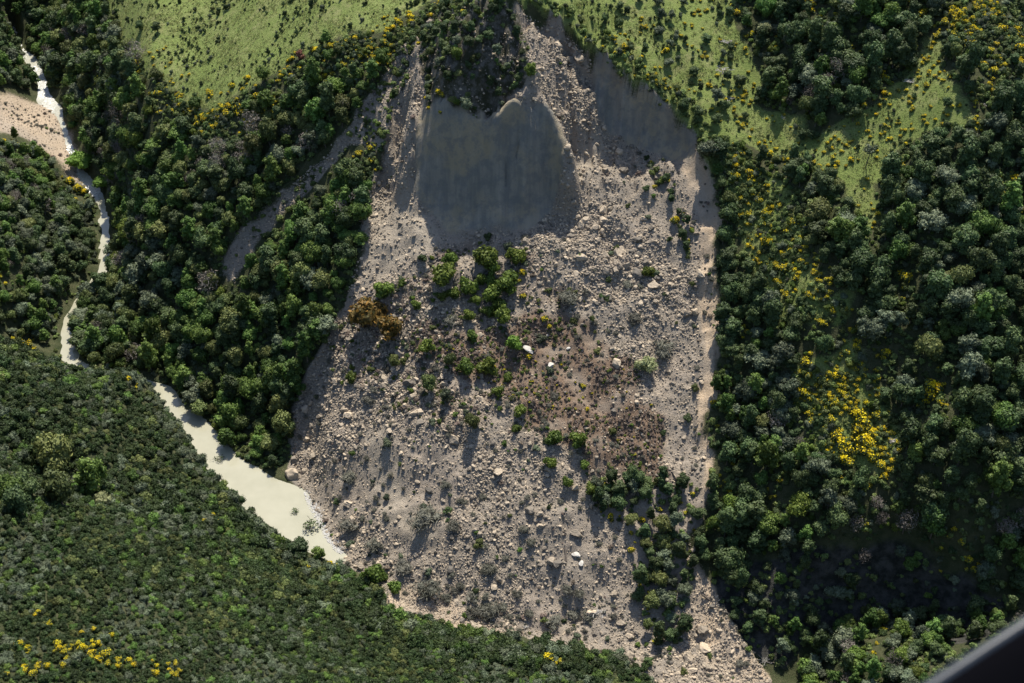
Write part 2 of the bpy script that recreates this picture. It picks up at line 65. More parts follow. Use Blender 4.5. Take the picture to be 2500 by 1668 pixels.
SPOTS = {
 'green_shrub': [(-18.5,322.5,1.86),(-8.0,322.0,3.1),(-5.8,319.8,2.07),(1.0,322.4,2.28),(-20.5,315.8,3.1),(-18.4,319.1,1.66),(-13.5,314.4,2.28),(-5.7,312.2,2.48),(-1.0,313.8,2.9),(-6.2,316.3,1.66),(-17.0,313.0,1.66),(-20.6,311.8,1.24),(-2.7,305.9,2.07),(-6.6,308.0,1.66),(-39.0,317.8,2.28),(-33.2,319.0,0.99),(-28.5,311.1,1.24),(-13.0,306.6,1.45),(-24.9,298.3,1.86),(-11.6,300.5,1.45),(-13.6,290.8,2.07),(-6.9,291.4,2.48),(-48.1,297.9,1.45),(-1.4,289.4,1.24),(-3.8,282.7,1.45),(2.0,276.6,1.45),(1.1,272.8,1.03),(18.7,268.3,2.07),(11.4,269.0,1.86),(40.6,317.1,1.45),(-9.2,316.4,1.66),(-4.0,309.7,1.66),(-10.5,311.5,1.24),(-38.2,239.6,2.48),(-32.1,236.0,1.66),(-12.8,220.4,1.24),(10.4,262.4,1.45),(20.3,263.5,1.24),(22.1,257.0,1.45),(15.1,258.3,1.24),(-35.5,240.3,1.45)],
 'lime_shrub': [(0.5,298.1,2.15)],
 'pale_shrub': [(38.6,290.6,2.48)],
 'orange_shrub': [(-44.1,312.4,3.93),(-35.8,306.7,3.31)],
 'olive_tree': [(-24.1,286.4,2.28),(-18.9,282.4,2.07),(-10.8,273.1,2.28),(-34.5,297.0,1.86),(-18.3,293.4,1.86)],
 'grey_brush': [(-42.6,290.4,1.86),(-35.6,285.0,1.24),(16.8,311.7,2.69),(35.8,304.7,2.07),(44.6,297.5,3.31),(34.5,314.3,1.45),(-18.6,306.4,2.07),(-23.8,252.6,3.93),(-16.1,249.1,1.86),(-38.8,250.8,2.07),(-46.2,259.0,2.69),(-47.1,271.9,2.07),(-22.3,235.0,3.1),(-17.8,232.5,1.66),(-5.9,228.0,2.69),(1.7,233.1,1.45),(14.9,234.1,1.57),(-6.4,238.0,2.07),(-29.4,241.6,2.48),(-10.7,231.9,1.86),(-9.5,227.8,1.66),(-2.4,229.5,1.45),(11.3,226.7,2.07),(4.6,228.3,1.24),(16.9,229.2,1.86),(-16.4,238.5,1.16),(5.1,244.0,1.24),(20.7,228.0,1.86),(-18.5,260.9,1.45),(-8.2,256.8,1.16)],
 'boulder': [(5.0,297.3,1.86),(11.1,292.7,1.49),(16.5,298.2,0.75),(24.2,305.3,0.75),(20.7,304.7,0.75),(30.3,291.9,1.74),(29.2,296.3,1.08),(28.1,323.3,1.74),(20.2,323.7,1.16),(16.2,322.0,0.91),(31.2,318.5,1.49),(-27.9,291.4,1.32),(-20.4,291.0,1.03),(-7.1,279.6,0.83),(-31.5,300.0,0.66),(10.4,302.4,0.58),(6.9,320.7,0.83),(-49.8,290.8,1.57),(5.1,251.6,1.74),(7.7,250.2,1.16),(17.4,242.1,1.37),(19.0,239.9,1.24),(17.7,246.4,1.74),(10.6,240.1,1.49),(-23.4,260.9,1.41),(-26.6,244.8,0.91),(-15.6,243.8,0.83),(-13.2,252.7,0.83),(-2.5,257.1,0.75),(24.0,233.3,0.83),(-32.6,254.5,0.75),(-24.0,265.6,0.83),(-9.2,261.4,0.66),(-5.2,261.0,0.75),(-23.6,240.0,1.24),(-66.2,281.6,2.48),(61.5,220.1,0.66),(64.2,218.8,0.75),(66.1,215.3,0.58)],
 'river_willow': [(-170.2,447.3,4.14),(-158.7,435.9,2.82)],
 'lone_tree': [(102.7,329.1,1.86)],
 'round_tree': [(100.7,343.7,2.57),(78.9,385.0,2.07),(97.8,374.6,1.99)],
 'grass_tree': [(-139.2,457.4,1.74),(-130.5,449.5,1.57)],
 'red_shrub': [(-70.5,400.7,1.41)],
 'branch_pile': [(67.9,383.9,2.9),(65.8,373.8,3.73),(67.1,363.1,2.48),(118.0,352.5,3.1),(83.1,356.7,1.45),(135.4,335.7,1.24),(102.1,256.1,2.48),(-189.0,447.9,1.03),(23.8,228.7,2.48),(3.8,225.9,1.66),(-30.8,237.5,1.24)],
 'fallen_tree': [(71.1,216.5,3.1)],
 'log': [(14.6,241.9,1.66),(52.8,231.7,1.03)],
 'grey_tree': [(103.4,237.8,2.82),(90.6,239.0,1.99),(96.6,242.2,1.74),(93.8,234.8,1.74),(97.5,239.8,1.74),(-176.7,506.2,2.48),(-188.4,515.9,2.28),(-185.9,510.6,1.86),(-200.2,533.9,1.86),(78.5,260.7,1.24)],
 'pale_tree': [(117.4,287.3,1.66),(122.7,282.5,1.49),(61.2,269.8,2.4),(-106.6,239.3,1.86)],
 'bright_tree': [(76.5,244.3,3.1),(55.1,247.7,1.99),(60.4,251.1,2.48),(5.6,355.3,1.66),(-16.6,359.0,1.57)],
 'big_tree': [(-121.7,250.8,3.93),(-110.7,246.3,3.52),(-114.7,220.0,2.48),(-109.2,222.8,3.52),(-116.5,214.3,2.48),(-112.9,209.8,2.48)],
 'lake_bush': [(-60.1,250.4,2.98),(-54.8,250.1,2.15)],
 'drowned': [(-58.3,261.1,2.9),(-63.5,267.4,1.45),(-89.5,288.9,1.66)],
 'gorse_hand': [(3.2,318.6,1.45),(3.4,312.4,1.32),(9.6,305.8,1.41),(11.1,304.3,1.08),(5.0,295.6,1.24),(20.5,286.6,1.08),(21.5,279.6,0.91),(2.1,317.0,0.91),(-22.2,356.2,1.32),(-21.1,355.1,1.24),(-25.3,356.9,0.91),(-21.6,352.2,0.83),(-26.6,361.2,0.83),(-44.7,362.5,1.24),(-44.3,358.6,1.16),(-48.5,362.0,0.91),(-42.7,356.0,0.75),(43.4,342.4,0.99),(49.1,331.6,1.86),(-35.3,394.0,0.83),(-14.8,373.5,1.08),(-33.5,401.9,1.45),(-37.6,400.7,1.08),(-24.4,396.9,0.91),(-50.7,395.9,1.32),(-53.8,396.9,1.24),(48.1,377.5,1.41),(34.6,373.2,1.41),(31.9,376.3,0.83),(41.9,384.5,0.91),(33.6,379.1,0.66),(47.1,368.2,0.99),(-126.5,438.9,0.83),(-129.7,435.2,1.03),(-135.6,434.9,0.83),(-124.2,429.5,0.66),(-116.7,421.2,0.91),(-104.4,407.1,1.66),(-89.3,401.2,1.66),(-94.9,402.4,1.57),(-99.3,402.9,0.91),(-92.3,394.9,0.83),(-126.1,418.4,1.16),(-128.8,420.8,0.83),(-120.9,415.6,0.66),(-95.7,391.5,1.66),(-91.3,389.5,1.49),(-96.6,388.9,0.91),(-123.4,410.4,0.91),(-60.8,387.8,0.91),(-65.2,400.8,1.66),(-59.5,398.7,1.41),(-69.5,396.5,1.03),(-73.5,396.0,0.75),(-195.0,441.0,1.24),(-191.5,443.1,1.16),(-188.5,443.0,1.03),(-182.5,447.5,1.03),(-171.9,438.1,1.86),(-168.3,434.3,1.86),(-165.8,433.0,1.66),(-168.0,428.3,1.16),(-173.3,439.7,1.24),(-80.3,367.2,0.5),(-166.9,476.3,0.5),(-164.5,337.3,1.24),(-162.2,337.6,1.66),(-160.4,338.5,1.66),(-158.1,336.7,1.24),(-169.5,354.3,0.91),(-117.6,306.0,1.16),(-136.9,329.6,0.75),(-151.2,329.2,0.58),(-86.2,252.4,0.75),(-83.9,247.0,1.08),(-83.0,252.8,0.91),(-81.4,250.4,0.75),(-90.1,238.4,0.58),(-94.7,237.7,0.66),(-58.8,247.1,1.08),(-51.2,247.3,1.08),(-49.2,244.4,1.08),(-98.5,174.7,0.66),(-95.2,172.8,0.75),(-87.8,175.4,0.58),(-97.1,163.6,0.99),(-95.3,162.5,0.99),(-91.1,166.1,1.16),(-90.5,164.7,0.91),(-89.3,164.1,0.91),(-87.3,167.3,1.16),(-85.3,166.6,1.08),(-85.6,171.0,0.91),(-82.8,167.7,1.49),(-83.4,165.1,1.16),(-80.6,167.5,0.91),(-80.0,165.5,0.83),(-78.9,168.5,0.99),(-78.2,167.6,0.75),(-88.2,159.9,0.91),(-90.6,158.4,0.99),(-91.9,155.1,0.99),(-93.7,156.3,0.91),(-93.4,155.4,0.83),(-92.2,158.7,0.66),(-71.6,173.6,0.66),(-73.5,166.9,1.08),(-71.1,169.0,0.75),(-75.4,171.0,0.5),(-88.4,162.2,0.75),(-84.4,175.5,0.91),(-95.6,153.1,0.5),(9.4,208.6,1.74),(35.8,250.2,1.24),(32.7,246.6,0.91),(41.0,252.9,0.91),(27.2,251.2,1.24),(32.5,242.7,1.24),(46.8,255.0,0.83),(71.9,393.7,1.66),(75.9,385.8,1.16),(74.0,385.2,0.99),(83.0,380.1,0.91),(56.7,381.5,0.75),(60.9,367.3,1.24),(71.4,364.6,1.08),(73.4,380.8,1.08),(69.0,355.0,0.83),(77.7,345.1,1.57),(77.1,347.8,0.83),(81.5,341.8,0.91),(90.2,333.3,0.91),(98.8,331.4,1.24),(93.9,334.0,0.91),(94.8,331.6,0.66),(96.4,335.1,0.75),(97.8,336.6,0.91),(96.2,338.8,0.91),(94.2,337.1,0.91),(111.6,355.0,1.16),(110.3,350.1,1.08),(110.2,360.1,0.83),(108.6,346.7,0.99),(104.3,347.1,0.99),(107.3,344.1,0.83),(109.4,340.7,0.75),(108.1,338.4,0.83),(104.8,340.1,0.75),(110.8,336.5,0.83),(113.2,336.5,0.75),(114.5,333.3,0.75),(112.6,340.3,0.66),(119.7,338.6,0.75),(122.1,335.7,0.83),(124.9,335.0,0.91),(123.6,333.2,0.75),(117.2,343.2,0.75),(127.7,336.4,0.66),(132.6,336.0,1.08),(131.4,330.9,0.83),(125.3,346.4,0.91),(121.4,347.6,1.24),(125.3,350.3,0.83),(122.9,352.6,0.75),(122.7,357.7,0.99),(121.2,363.5,0.75),(125.5,362.0,0.91),(124.2,373.2,1.66),(134.0,365.0,1.16),(144.5,360.9,1.45),(148.4,354.0,1.66),(144.9,367.8,1.03),(121.5,380.8,1.03),(92.6,392.4,0.91),(94.3,386.9,0.99),(94.0,379.9,1.08),(95.8,382.7,0.83),(103.3,366.9,0.75),(71.0,334.7,0.91),(74.7,326.2,1.41),(71.9,332.6,0.83),(70.5,330.6,0.66),(68.1,328.1,0.75),(58.4,395.1,0.58),(57.3,389.5,0.75),(59.9,378.5,0.66),(74.8,348.9,0.75),(140.1,314.3,1.66),(135.3,313.6,1.03),(111.9,326.7,1.16),(141.9,306.9,1.24),(102.9,315.4,0.75),(74.7,317.2,1.86),(79.4,317.6,0.99),(80.2,311.3,0.91),(75.2,312.4,0.75),(71.8,314.3,0.75),(78.5,307.1,1.66),(71.9,309.4,1.66),(77.2,301.2,0.75),(69.7,319.0,0.99),(108.5,292.5,1.86),(107.7,290.5,0.83),(107.2,287.9,0.66),(103.0,301.4,0.75),(87.4,291.3,0.83),(88.6,287.6,0.91),(91.8,287.2,0.91),(86.3,285.8,1.24),(85.2,286.8,0.83),(94.3,278.7,1.24),(94.2,280.3,0.75),(82.7,280.9,0.83),(81.4,279.3,1.66),(81.9,276.1,1.16),(80.9,272.4,1.66),(89.1,273.6,1.41),(90.6,272.7,0.99),(86.9,273.2,0.83),(99.3,272.9,0.99),(101.7,276.2,1.41),(99.5,276.0,0.75),(112.1,265.8,2.07),(111.5,263.6,2.07),(113.6,264.3,1.66),(110.4,263.0,1.24),(113.7,260.5,1.16),(98.3,262.9,1.49),(95.9,266.2,0.99),(90.2,269.1,1.03),(86.9,269.2,1.16),(88.1,266.9,1.24),(90.4,265.2,1.03),(86.6,263.2,1.24),(92.7,263.6,2.07),(94.1,261.8,2.28),(93.1,259.7,2.07),(94.7,260.0,1.86),(89.0,256.7,2.07),(87.7,258.6,1.86),(94.0,256.8,2.28),(95.7,255.7,1.86),(97.2,258.3,1.66),(93.3,254.6,2.07),(95.9,254.3,1.86),(89.3,255.0,1.86),(84.5,257.9,1.03),(81.7,264.6,0.99),(84.0,269.6,0.75),(99.4,254.2,0.75),(57.3,278.9,1.16),(57.8,273.0,0.75),(66.3,293.9,0.5),(84.6,299.6,0.83),(88.8,253.5,1.86),(89.8,252.3,1.45),(96.1,252.7,1.86),(98.2,250.5,1.45),(98.5,247.8,1.24),(70.5,251.2,0.75),(59.2,259.0,0.75),(114.8,233.9,0.91),(116.9,232.0,1.08),(119.2,229.8,1.24),(120.7,228.6,1.03),(112.8,230.0,0.66),(98.1,221.2,1.41),(94.9,215.4,0.75),(93.4,212.1,0.91),(93.6,239.1,0.66),(50.3,257.0,0.75),(48.0,252.3,0.83),(126.0,227.0,0.66),(101.0,204.8,1.24),(-86.1,396.1,0.71),(-93.6,394.3,0.72),(-105.2,397.6,1.43),(-90.5,397.8,0.93),(-101.7,397.0,1.31),(-105.1,396.8,1.45),(-40.6,397.2,1.02),(-100.4,391.0,0.72),(-73.2,401.9,1.22),(-103.1,396.9,1.06),(-104.8,392.0,1.06),(-32.7,394.8,1.25),(-26.2,394.0,1.36),(-99.1,390.0,1.28),(-33.2,399.8,1.49),(-97.6,395.2,1.46),(-39.0,397.9,1.44),(-36.0,396.9,0.98),(-33.2,397.2,1.41),(-91.3,391.1,1.48),(-41.8,403.2,0.84),(-40.7,395.6,1.16),(-102.6,396.6,0.9),(-40.0,397.0,1.05),(-36.4,397.9,1.5),(-76.9,396.7,0.97),(-45.3,396.6,0.83),(-101.4,392.1,0.78),(-76.0,398.4,0.82),(-84.7,392.3,1.5),(-41.4,394.0,0.93),(-32.4,398.5,1.37),(-74.0,401.8,1.05),(-63.4,399.8,1.32),(-32.3,396.4,1.46),(-108.2,393.8,1.11),(-63.5,400.8,0.76),(-65.9,401.7,0.94),(-107.1,395.9,1.49),(-50.9,393.5,1.0),(-45.8,391.9,0.8),(-104.7,396.0,1.24),(-100.9,391.1,0.97),(-121.0,420.6,0.68),(-118.4,411.8,0.99),(-111.3,407.1,0.94),(-128.1,428.1,0.66),(-107.7,398.5,1.19),(-125.5,421.6,0.97),(-116.2,412.6,0.63),(72.3,338.0,1.18),(71.2,339.2,1.21),(68.3,342.5,0.62),(76.5,304.9,1.11),(81.0,304.0,1.13),(78.3,311.1,0.78),(75.9,334.0,1.01),(76.4,309.7,1.07),(78.2,311.9,1.03),(81.4,318.5,1.21),(65.6,339.0,0.89),(77.0,308.6,0.96),(80.7,301.6,1.22),(83.6,303.9,0.79),(75.5,327.2,0.94),(82.4,306.0,0.99),(82.5,309.1,0.89),(73.4,330.5,1.11),(67.0,341.0,1.3),(86.0,296.1,0.74),(76.9,304.2,0.97),(67.1,338.3,1.23),(72.2,336.6,0.86),(77.8,298.7,1.24),(73.5,318.6,0.99),(68.4,332.4,0.95),(80.3,298.0,0.71),(67.8,338.4,1.12),(73.9,332.6,0.69),(67.9,328.1,0.92),(78.7,296.6,0.91),(67.9,346.8,0.64),(76.5,308.5,0.83),(70.4,327.5,0.95),(76.5,327.3,1.1),(76.2,319.8,0.61),(79.6,297.8,0.71),(76.0,325.7,0.95),(80.5,307.3,0.67),(83.1,294.0,1.16),(135.9,361.2,1.06),(139.4,345.8,1.43),(137.1,348.7,0.97),(126.5,363.4,1.02),(131.9,368.7,1.42),(135.6,349.0,0.9),(149.1,361.3,1.44),(139.8,353.0,1.19),(135.0,368.5,1.05),(135.1,364.3,0.84),(132.1,370.4,1.25),(131.1,361.5,1.14),(140.2,348.7,0.89),(134.0,366.1,1.28),(148.4,351.0,0.78),(129.3,366.9,1.35),(141.4,350.3,1.24),(132.2,367.3,1.24),(142.5,345.0,0.89),(140.3,353.7,0.76),(137.6,341.6,1.02),(132.5,359.1,1.03),(135.9,362.0,1.25),(142.8,347.9,1.05),(148.8,359.3,1.26),(148.1,349.3,1.47),(133.9,367.4,1.43),(142.1,355.6,0.91),(43.9,364.9,0.87),(41.6,364.3,0.66),(39.8,370.5,0.95),(47.6,361.4,0.78),(31.0,376.3,0.72),(34.8,370.8,0.87),(39.7,369.8,0.53),(44.5,364.4,0.82),(38.2,371.0,0.55),(48.5,365.8,0.99),(23.1,378.0,0.66),(34.2,372.1,0.9),(28.3,374.2,0.89),(35.9,377.5,0.72),(39.4,368.3,0.5),(45.4,364.7,0.91),(40.7,367.5,0.71),(52.9,363.9,0.65),(31.7,372.8,0.66),(48.4,366.4,0.68),(44.3,367.1,0.74),(56.3,364.7,0.63)],
}
LANDMARKS = [(-211.0, 526.1, 'the white rapids'), (-170.8, 451.3, 'the large lime willow'), (-158.9, 437.8, 'the smaller lime willow'), (-151.6, 407.8, 'the narrow river pool'), (-149.9, 345.1, 'the river bend'), (-108.3, 314.5, 'the narrow lake end'), (-90.4, 291.1, 'the mid lake'), (-66.2, 269.4, 'the wide lake end'), (-75.6, 359.7, 'the grey side chute'), (-56.6, 369.3, 'the head of the side chute'), (-70.7, 400.7, 'the dark red shrub'), (-114.8, 410.8, 'the lower pasture corner'), (-184.4, 511.4, 'the grey dying trees'), (-83.7, 397.1, 'the pasture gorse line'), (-110.3, 369.4, 'the steep forest bank'), (-124.1, 352.3, 'the forest point'), (-78.9, 320.4, 'the forest beside the slip'), (-169.5, 378.4, 'the far left river bank'), (0.7, 371.7, 'the crest of the slip'), (-5.9, 341.6, 'the smooth shaded scarp'), (-36.9, 335.7, 'the pale gravel fan'), (-43.0, 317.5, 'the orange shrubs'), (-8.5, 319.2, 'the green clump'), (0.6, 299.1, 'the round lime shrub'), (11.0, 293.5, 'the pale oval boulder'), (28.0, 277.7, 'the brown heath'), (6.0, 251.7, 'the split boulder'), (14.9, 241.9, 'the dark log'), (-19.3, 226.6, 'the tan toe track'), (-40.5, 262.6, 'the lower left debris'), (-24.3, 278.6, 'the two shadow casting trees'), (32.3, 328.1, 'the coarse rubble'), (41.3, 244.7, 'the lower scrub belt'), (59.4, 307.5, 'the tan right edge'), (43.9, 359.7, 'the right hand scarp'), (102.7, 329.1, 'the lone bare trunked tree'), (100.8, 344.3, 'the round dark pasture tree'), (122.7, 337.5, 'the grassy triangle'), (92.3, 260.8, 'the yellow gorse field'), (111.9, 264.3, 'the small gorse patch'), (90.3, 288.9, 'the small grassy knoll'), (76.8, 315.8, 'the gorse dotted spur'), (90.6, 231.5, 'the dark bluff'), (103.3, 238.5, 'the biggest bleached tree'), (70.7, 216.5, 'the fallen tree'), (99.9, 206.5, 'the shady knoll'), (-110.4, 225.1, 'the near-hill hollow'), (-60.1, 252.1, 'the round lakeside bush'), (-86.0, 165.7, 'the near-hill gorse'), (95.3, 357.6, 'the pasture forest clump'), (142.0, 359.5, 'the top right gorse slope'), (127.4, 291.9, 'the right edge forest'), (123.6, 254.9, 'the lower right edge forest'), (70.5, 278.3, 'the forest beside the tan edge'), (63.1, 253.4, 'the slip-edge shrubs'), (-82.7, 214.9, 'the mid near hill'), (-46.1, 205.6, 'the lower near hill'), (-2.7, 203.2, 'the bottom near hill'), (52.6, 378.8, 'the gorse-dotted pasture'), (-70.1, 414.7, 'the upper left pasture'), (50.9, 338.5, 'the green strip'), (29.9, 226.5, 'the brushy toe'), (58.5, 218.5, 'the lower tan track'), (14.8, 232.2, 'the lower debris apron'), (-7.7, 240.1, 'the mid lower debris'), (-20.3, 268.8, 'the sandy debris strip'), (47.6, 294.9, 'the right debris margin'), (39.1, 307.9, 'the grey right debris')]
def tps_fit(P, lam):
    n = len(P); xy = P[:, :2] / 100.0
    d2 = ((xy[:, None] - xy[None]) ** 2).sum(-1)
    K = 0.5 * d2 * np.log(d2 + 1e-12) + lam * np.eye(n)
    Q = np.c_[np.ones(n), xy]
    A = np.zeros((n + 3, n + 3)); A[:n, :n] = K; A[:n, n:] = Q; A[n:, :n] = Q.T
    return xy, np.linalg.solve(A, np.r_[P[:, 2], 0, 0, 0])
def tps_eval(fit, x, y):
    xy, w = fit; sh = np.shape(x); x = np.ravel(x) / 100.0; y = np.ravel(y) / 100.0
    out = w[-3] + w[-2] * x + w[-1] * y
    for k in range(len(xy)):
        d2 = (x - xy[k, 0]) ** 2 + (y - xy[k, 1]) ** 2
        out = out + w[k] * 0.5 * d2 * np.log(d2 + 1e-12)
    return out.reshape(sh)
def lattice_noise(x, y, scale, seed):
    rs = np.random.RandomState(seed); n = 256; g = rs.rand(n, n)
    u = np.asarray(x, float) / scale + 37.3; v = np.asarray(y, float) / scale + 11.7
    iu = np.floor(u).astype(int); iv = np.floor(v).astype(int); fu = u - iu; fv = v - iv
    fu = fu * fu * (3 - 2 * fu); fv = fv * fv * (3 - 2 * fv)
    a = g[iv % n, iu % n]; b = g[iv % n, (iu + 1) % n]; c = g[(iv + 1) % n, iu % n]; d = g[(iv + 1) % n, (iu + 1) % n]
    return (a + (b - a) * fu) * (1 - fv) + (c + (d - c) * fu) * fv - 0.5
def fbm(x, y, scale, seed, octaves=4, gain=0.5):
    out = 0.0; amp = 1.0
    for k in range(octaves):
        out = out + amp * lattice_noise(x, y, scale / 2 ** k, seed + 17 * k); amp *= gain
    return out
def line_dist(x, y, pts):
    """distance, signed side (+ = right of travel) and interpolated third value along a polyline"""
    x = np.asarray(x, float); y = np.asarray(y, float)
    best = np.full(x.shape, 1e9); side = np.zeros(x.shape); val = np.zeros(x.shape)
    for a, b in zip(pts[:-1], pts[1:]):
        dx, dy = b[0] - a[0], b[1] - a[1]; L = dx * dx + dy * dy + 1e-9
        t = np.clip(((x - a[0]) * dx + (y - a[1]) * dy) / L, 0, 1)
        qx = x - a[0] - t * dx; qy = y - a[1] - t * dy; d = np.hypot(qx, qy)
        m = d < best; best = np.where(m, d, best)
        side = np.where(m, np.sign(dx * qy - dy * qx) * -1, side)
        val = np.where(m, a[2] + (b[2] - a[2]) * t, val)
    return best, side, val
def inside(x, y, poly):
    x = np.asarray(x, float); y = np.asarray(y, float); r = np.zeros(x.shape, bool)
    n = len(poly)
    for i in range(n):
        x1, y1 = poly[i]; x2, y2 = poly[(i + 1) % n]
        if y1 == y2: continue
        r ^= ((y1 > y) != (y2 > y)) & (x < (x2 - x1) * (y - y1) / (y2 - y1) + x1)
    return r
def smooth(t): t = np.clip(t, 0, 1); return t * t * (3 - 2 * t)
FIT = tps_fit(np.array(CTRL), 1e-4)
def ground(x, y):
    x = np.asarray(x, float); y = np.asarray(y, float)
    z = tps_eval(FIT, x, y)
    # scarps: the ground inside the slip has dropped below its rim
    for rim in RIMS:
        d, s, a = line_dist(x, y, rim)
        d = d + 2.2 * fbm(x, y, 9.0, 5, 3) * (d < 40)
        prof = np.where(s > 0, -a * smooth(d / 2.6) * np.exp(-d / 16.0), 0.25 * a * np.exp(-d / 9.0))
        z = z + np.where(d < 70, prof, 0)
    slip = inside(x, y, ZONES['slip']).astype(float)
    for rib in RIBS:
        d, s, a = line_dist(x, y, rib)
        w = np.where(a > 0, 1.5 + 0.17 * np.abs(a), 0.45)
        d = d + np.where(a > 0, 1.6, 0.4) * fbm(x, y, 5.0, 9, 3) * (d < 20)
        z = z + a * np.exp(-np.abs(d / w) ** 2.6)
    # gullied rock of the upper scarp
    d, s, a = line_dist(x, y, GULLY)
    wgt = np.exp(-(d / 26.0) ** 2)
    sc = inside(x, y, ZONES['scarp']).astype(float)
    rid = 1 - 2 * np.abs(fbm(x * 1.9 + 2.2 * fbm(x, y, 14, 3, 2), y * 0.55, 9.0, 21, 4))
    z = z + wgt * (1 - sc) * (rid - 0.7) * 4.0
    # hummocks
    z = z + slip * (1 - 0.8 * sc) * (2.8 * fbm(x, y, 17.0, 31, 2) + 2.3 * fbm(x, y, 6.5, 33, 4, 0.55)) + slip * sc * (1.6 * (0.5 - np.abs(fbm(x * 1.5, y * 0.6, 8.0, 44, 3))) + 0.5 * fbm(x, y, 2.5, 45, 2))
    z = z + (1 - slip) * (2.6 * fbm(x, y, 26.0, 51, 3) + 0.35 * fbm(x, y, 3.0, 53, 2))
    # river bed
    d, s, lev = line_dist(x, y, [(p[0], p[1], p[2]) for p in RIVER])
    _, _, wid = line_dist(x, y, [(p[0], p[1], p[3]) for p in RIVER])
    dd = d + 0.9 * fbm(x, y, 6.0, 61, 3)
    k = smooth((wid + 3.5 - dd) / 4.5)
    z = z * (1 - k) + np.minimum(z, lev - 0.25 - 0.9 * smooth((wid - dd) / 3.0)) * k
    # banks stay above the water beside the channel
    bank = smooth((dd - wid) / 1.5) * (dd < wid + 25)
    z = np.where((bank > 0), np.maximum(z, z * (1 - bank) + bank * (lev + 0.35 + 0.03 * (dd - wid))), z)
    return z
# ------------------------------------------------------------------ helpers
rng = np.random.RandomState(7)
def tag(o, label=None, cat=None, group=None, kind=None):
    if label: o['label'] = label
    if cat: o['category'] = cat
    if group: o['group'] = group
    if kind: o['kind'] = kind
    return o
def make_mesh(name, V, F, mats=(), mi=None, tint=None, smooth_shade=False):
    me = bpy.data.meshes.new(name)
    V = np.asarray(V, np.float32)
    if isinstance(F, np.ndarray):
        n, k = F.shape
        me.vertices.add(len(V)); me.vertices.foreach_set('co', V.ravel())
        me.loops.add(n * k); me.loops.foreach_set('vertex_index', F.ravel().astype(np.int32))
        me.polygons.add(n); me.polygons.foreach_set('loop_start', (np.arange(n) * k).astype(np.int32))
        try: me.polygons.foreach_set('loop_total', np.full(n, k, np.int32))
        except Exception: pass
        me.update(calc_edges=True)
    else:
        me.from_pydata([tuple(v) for v in V], [], F)
    for m in mats: me.materials.append(m)
    if mi is not None: me.polygons.foreach_set('material_index', np.asarray(mi, np.int32))
    if tint is not None:
        a = me.attributes.new('tint', 'FLOAT', 'FACE'); a.data.foreach_set('value', np.asarray(tint, np.float32))
    me.polygons.foreach_set('use_smooth', np.full(len(me.polygons), smooth_shade))
    me.update(); return me
def link(name, me, parent=None, loc=None):
    o = bpy.data.objects.new(name, me); COL.objects.link(o)
    if parent: o.parent = parent
    if loc is not None: o.location = loc
    return o
class NT:
    """small node-tree helper"""
    def __init__(s, mat): s.t = mat.node_tree; s.n = s.t.nodes; s.b = s.n['Principled BSDF']; s.out = s.n['Material Output']
    def new(s, typ, **kw):
        nd = s.n.new(typ)
        for k, v in kw.items(): setattr(nd, k, v)
        return nd
    def l(s, a, b): s.t.links.new(a, b)
    def noise(s, vec, scale, detail=4, rough=0.55):
        nd = s.new('ShaderNodeTexNoise'); nd.inputs['Scale'].default_value = scale; nd.inputs['Detail'].default_value = detail; nd.inputs['Roughness'].default_value = rough
        if vec is not None: s.l(vec, nd.inputs['Vector'])
        return nd.outputs['Fac']
    def ramp(s, fac, a, b, lo=0.0, hi=1.0):
        r = s.new('ShaderNodeMapRange'); r.inputs[1].default_value = a; r.inputs[2].default_value = b; r.inputs[3].default_value = lo; r.inputs[4].default_value = hi
        s.l(fac, r.inputs[0]); return r.outputs[0]
    def mix(s, fac, a, b):
        m = s.new('ShaderNodeMix', data_type='RGBA')
        for sock, v in ((m.inputs[0], fac), (m.inputs[6], a), (m.inputs[7], b)):
            if isinstance(v, (int, float)): sock.default_value = v
            elif isinstance(v, tuple): sock.default_value = (*v[:3], 1)
            else: s.l(v, sock)
        return m.outputs[2]
    def scale_col(s, col, fac):
        m = s.new('ShaderNodeVectorMath', operation='SCALE'); s.l(col, m.inputs[0]); s.l(fac, m.inputs[3]); return m.outputs[0]
def material(name, rough=0.8, spec=0.3):
    m = bpy.data.materials.new(name); m.use_nodes = True; t = NT(m)
    t.b.inputs['Roughness'].default_value = rough; t.b.inputs['Specular IOR Level'].default_value = spec
    return m, t
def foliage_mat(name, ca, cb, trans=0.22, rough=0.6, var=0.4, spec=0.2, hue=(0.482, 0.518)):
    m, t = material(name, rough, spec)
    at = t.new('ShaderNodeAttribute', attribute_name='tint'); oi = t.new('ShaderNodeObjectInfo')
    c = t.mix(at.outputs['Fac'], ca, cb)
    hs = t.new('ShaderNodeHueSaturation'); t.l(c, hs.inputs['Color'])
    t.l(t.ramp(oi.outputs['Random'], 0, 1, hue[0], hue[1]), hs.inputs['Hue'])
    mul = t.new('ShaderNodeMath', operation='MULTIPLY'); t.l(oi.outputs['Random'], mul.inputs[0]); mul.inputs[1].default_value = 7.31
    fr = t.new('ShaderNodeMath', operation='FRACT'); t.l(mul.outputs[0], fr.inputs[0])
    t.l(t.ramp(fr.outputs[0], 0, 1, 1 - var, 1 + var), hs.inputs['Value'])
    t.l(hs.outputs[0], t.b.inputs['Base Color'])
    tr = t.new('ShaderNodeBsdfTranslucent'); t.l(hs.outputs[0], tr.inputs[0])
    mx = t.new('ShaderNodeMixShader'); mx.inputs[0].default_value = trans
    t.l(t.b.outputs[0], mx.inputs[1]); t.l(tr.outputs[0], mx.inputs[2]); t.l(mx.outputs[0], t.out.inputs[0])
    return m
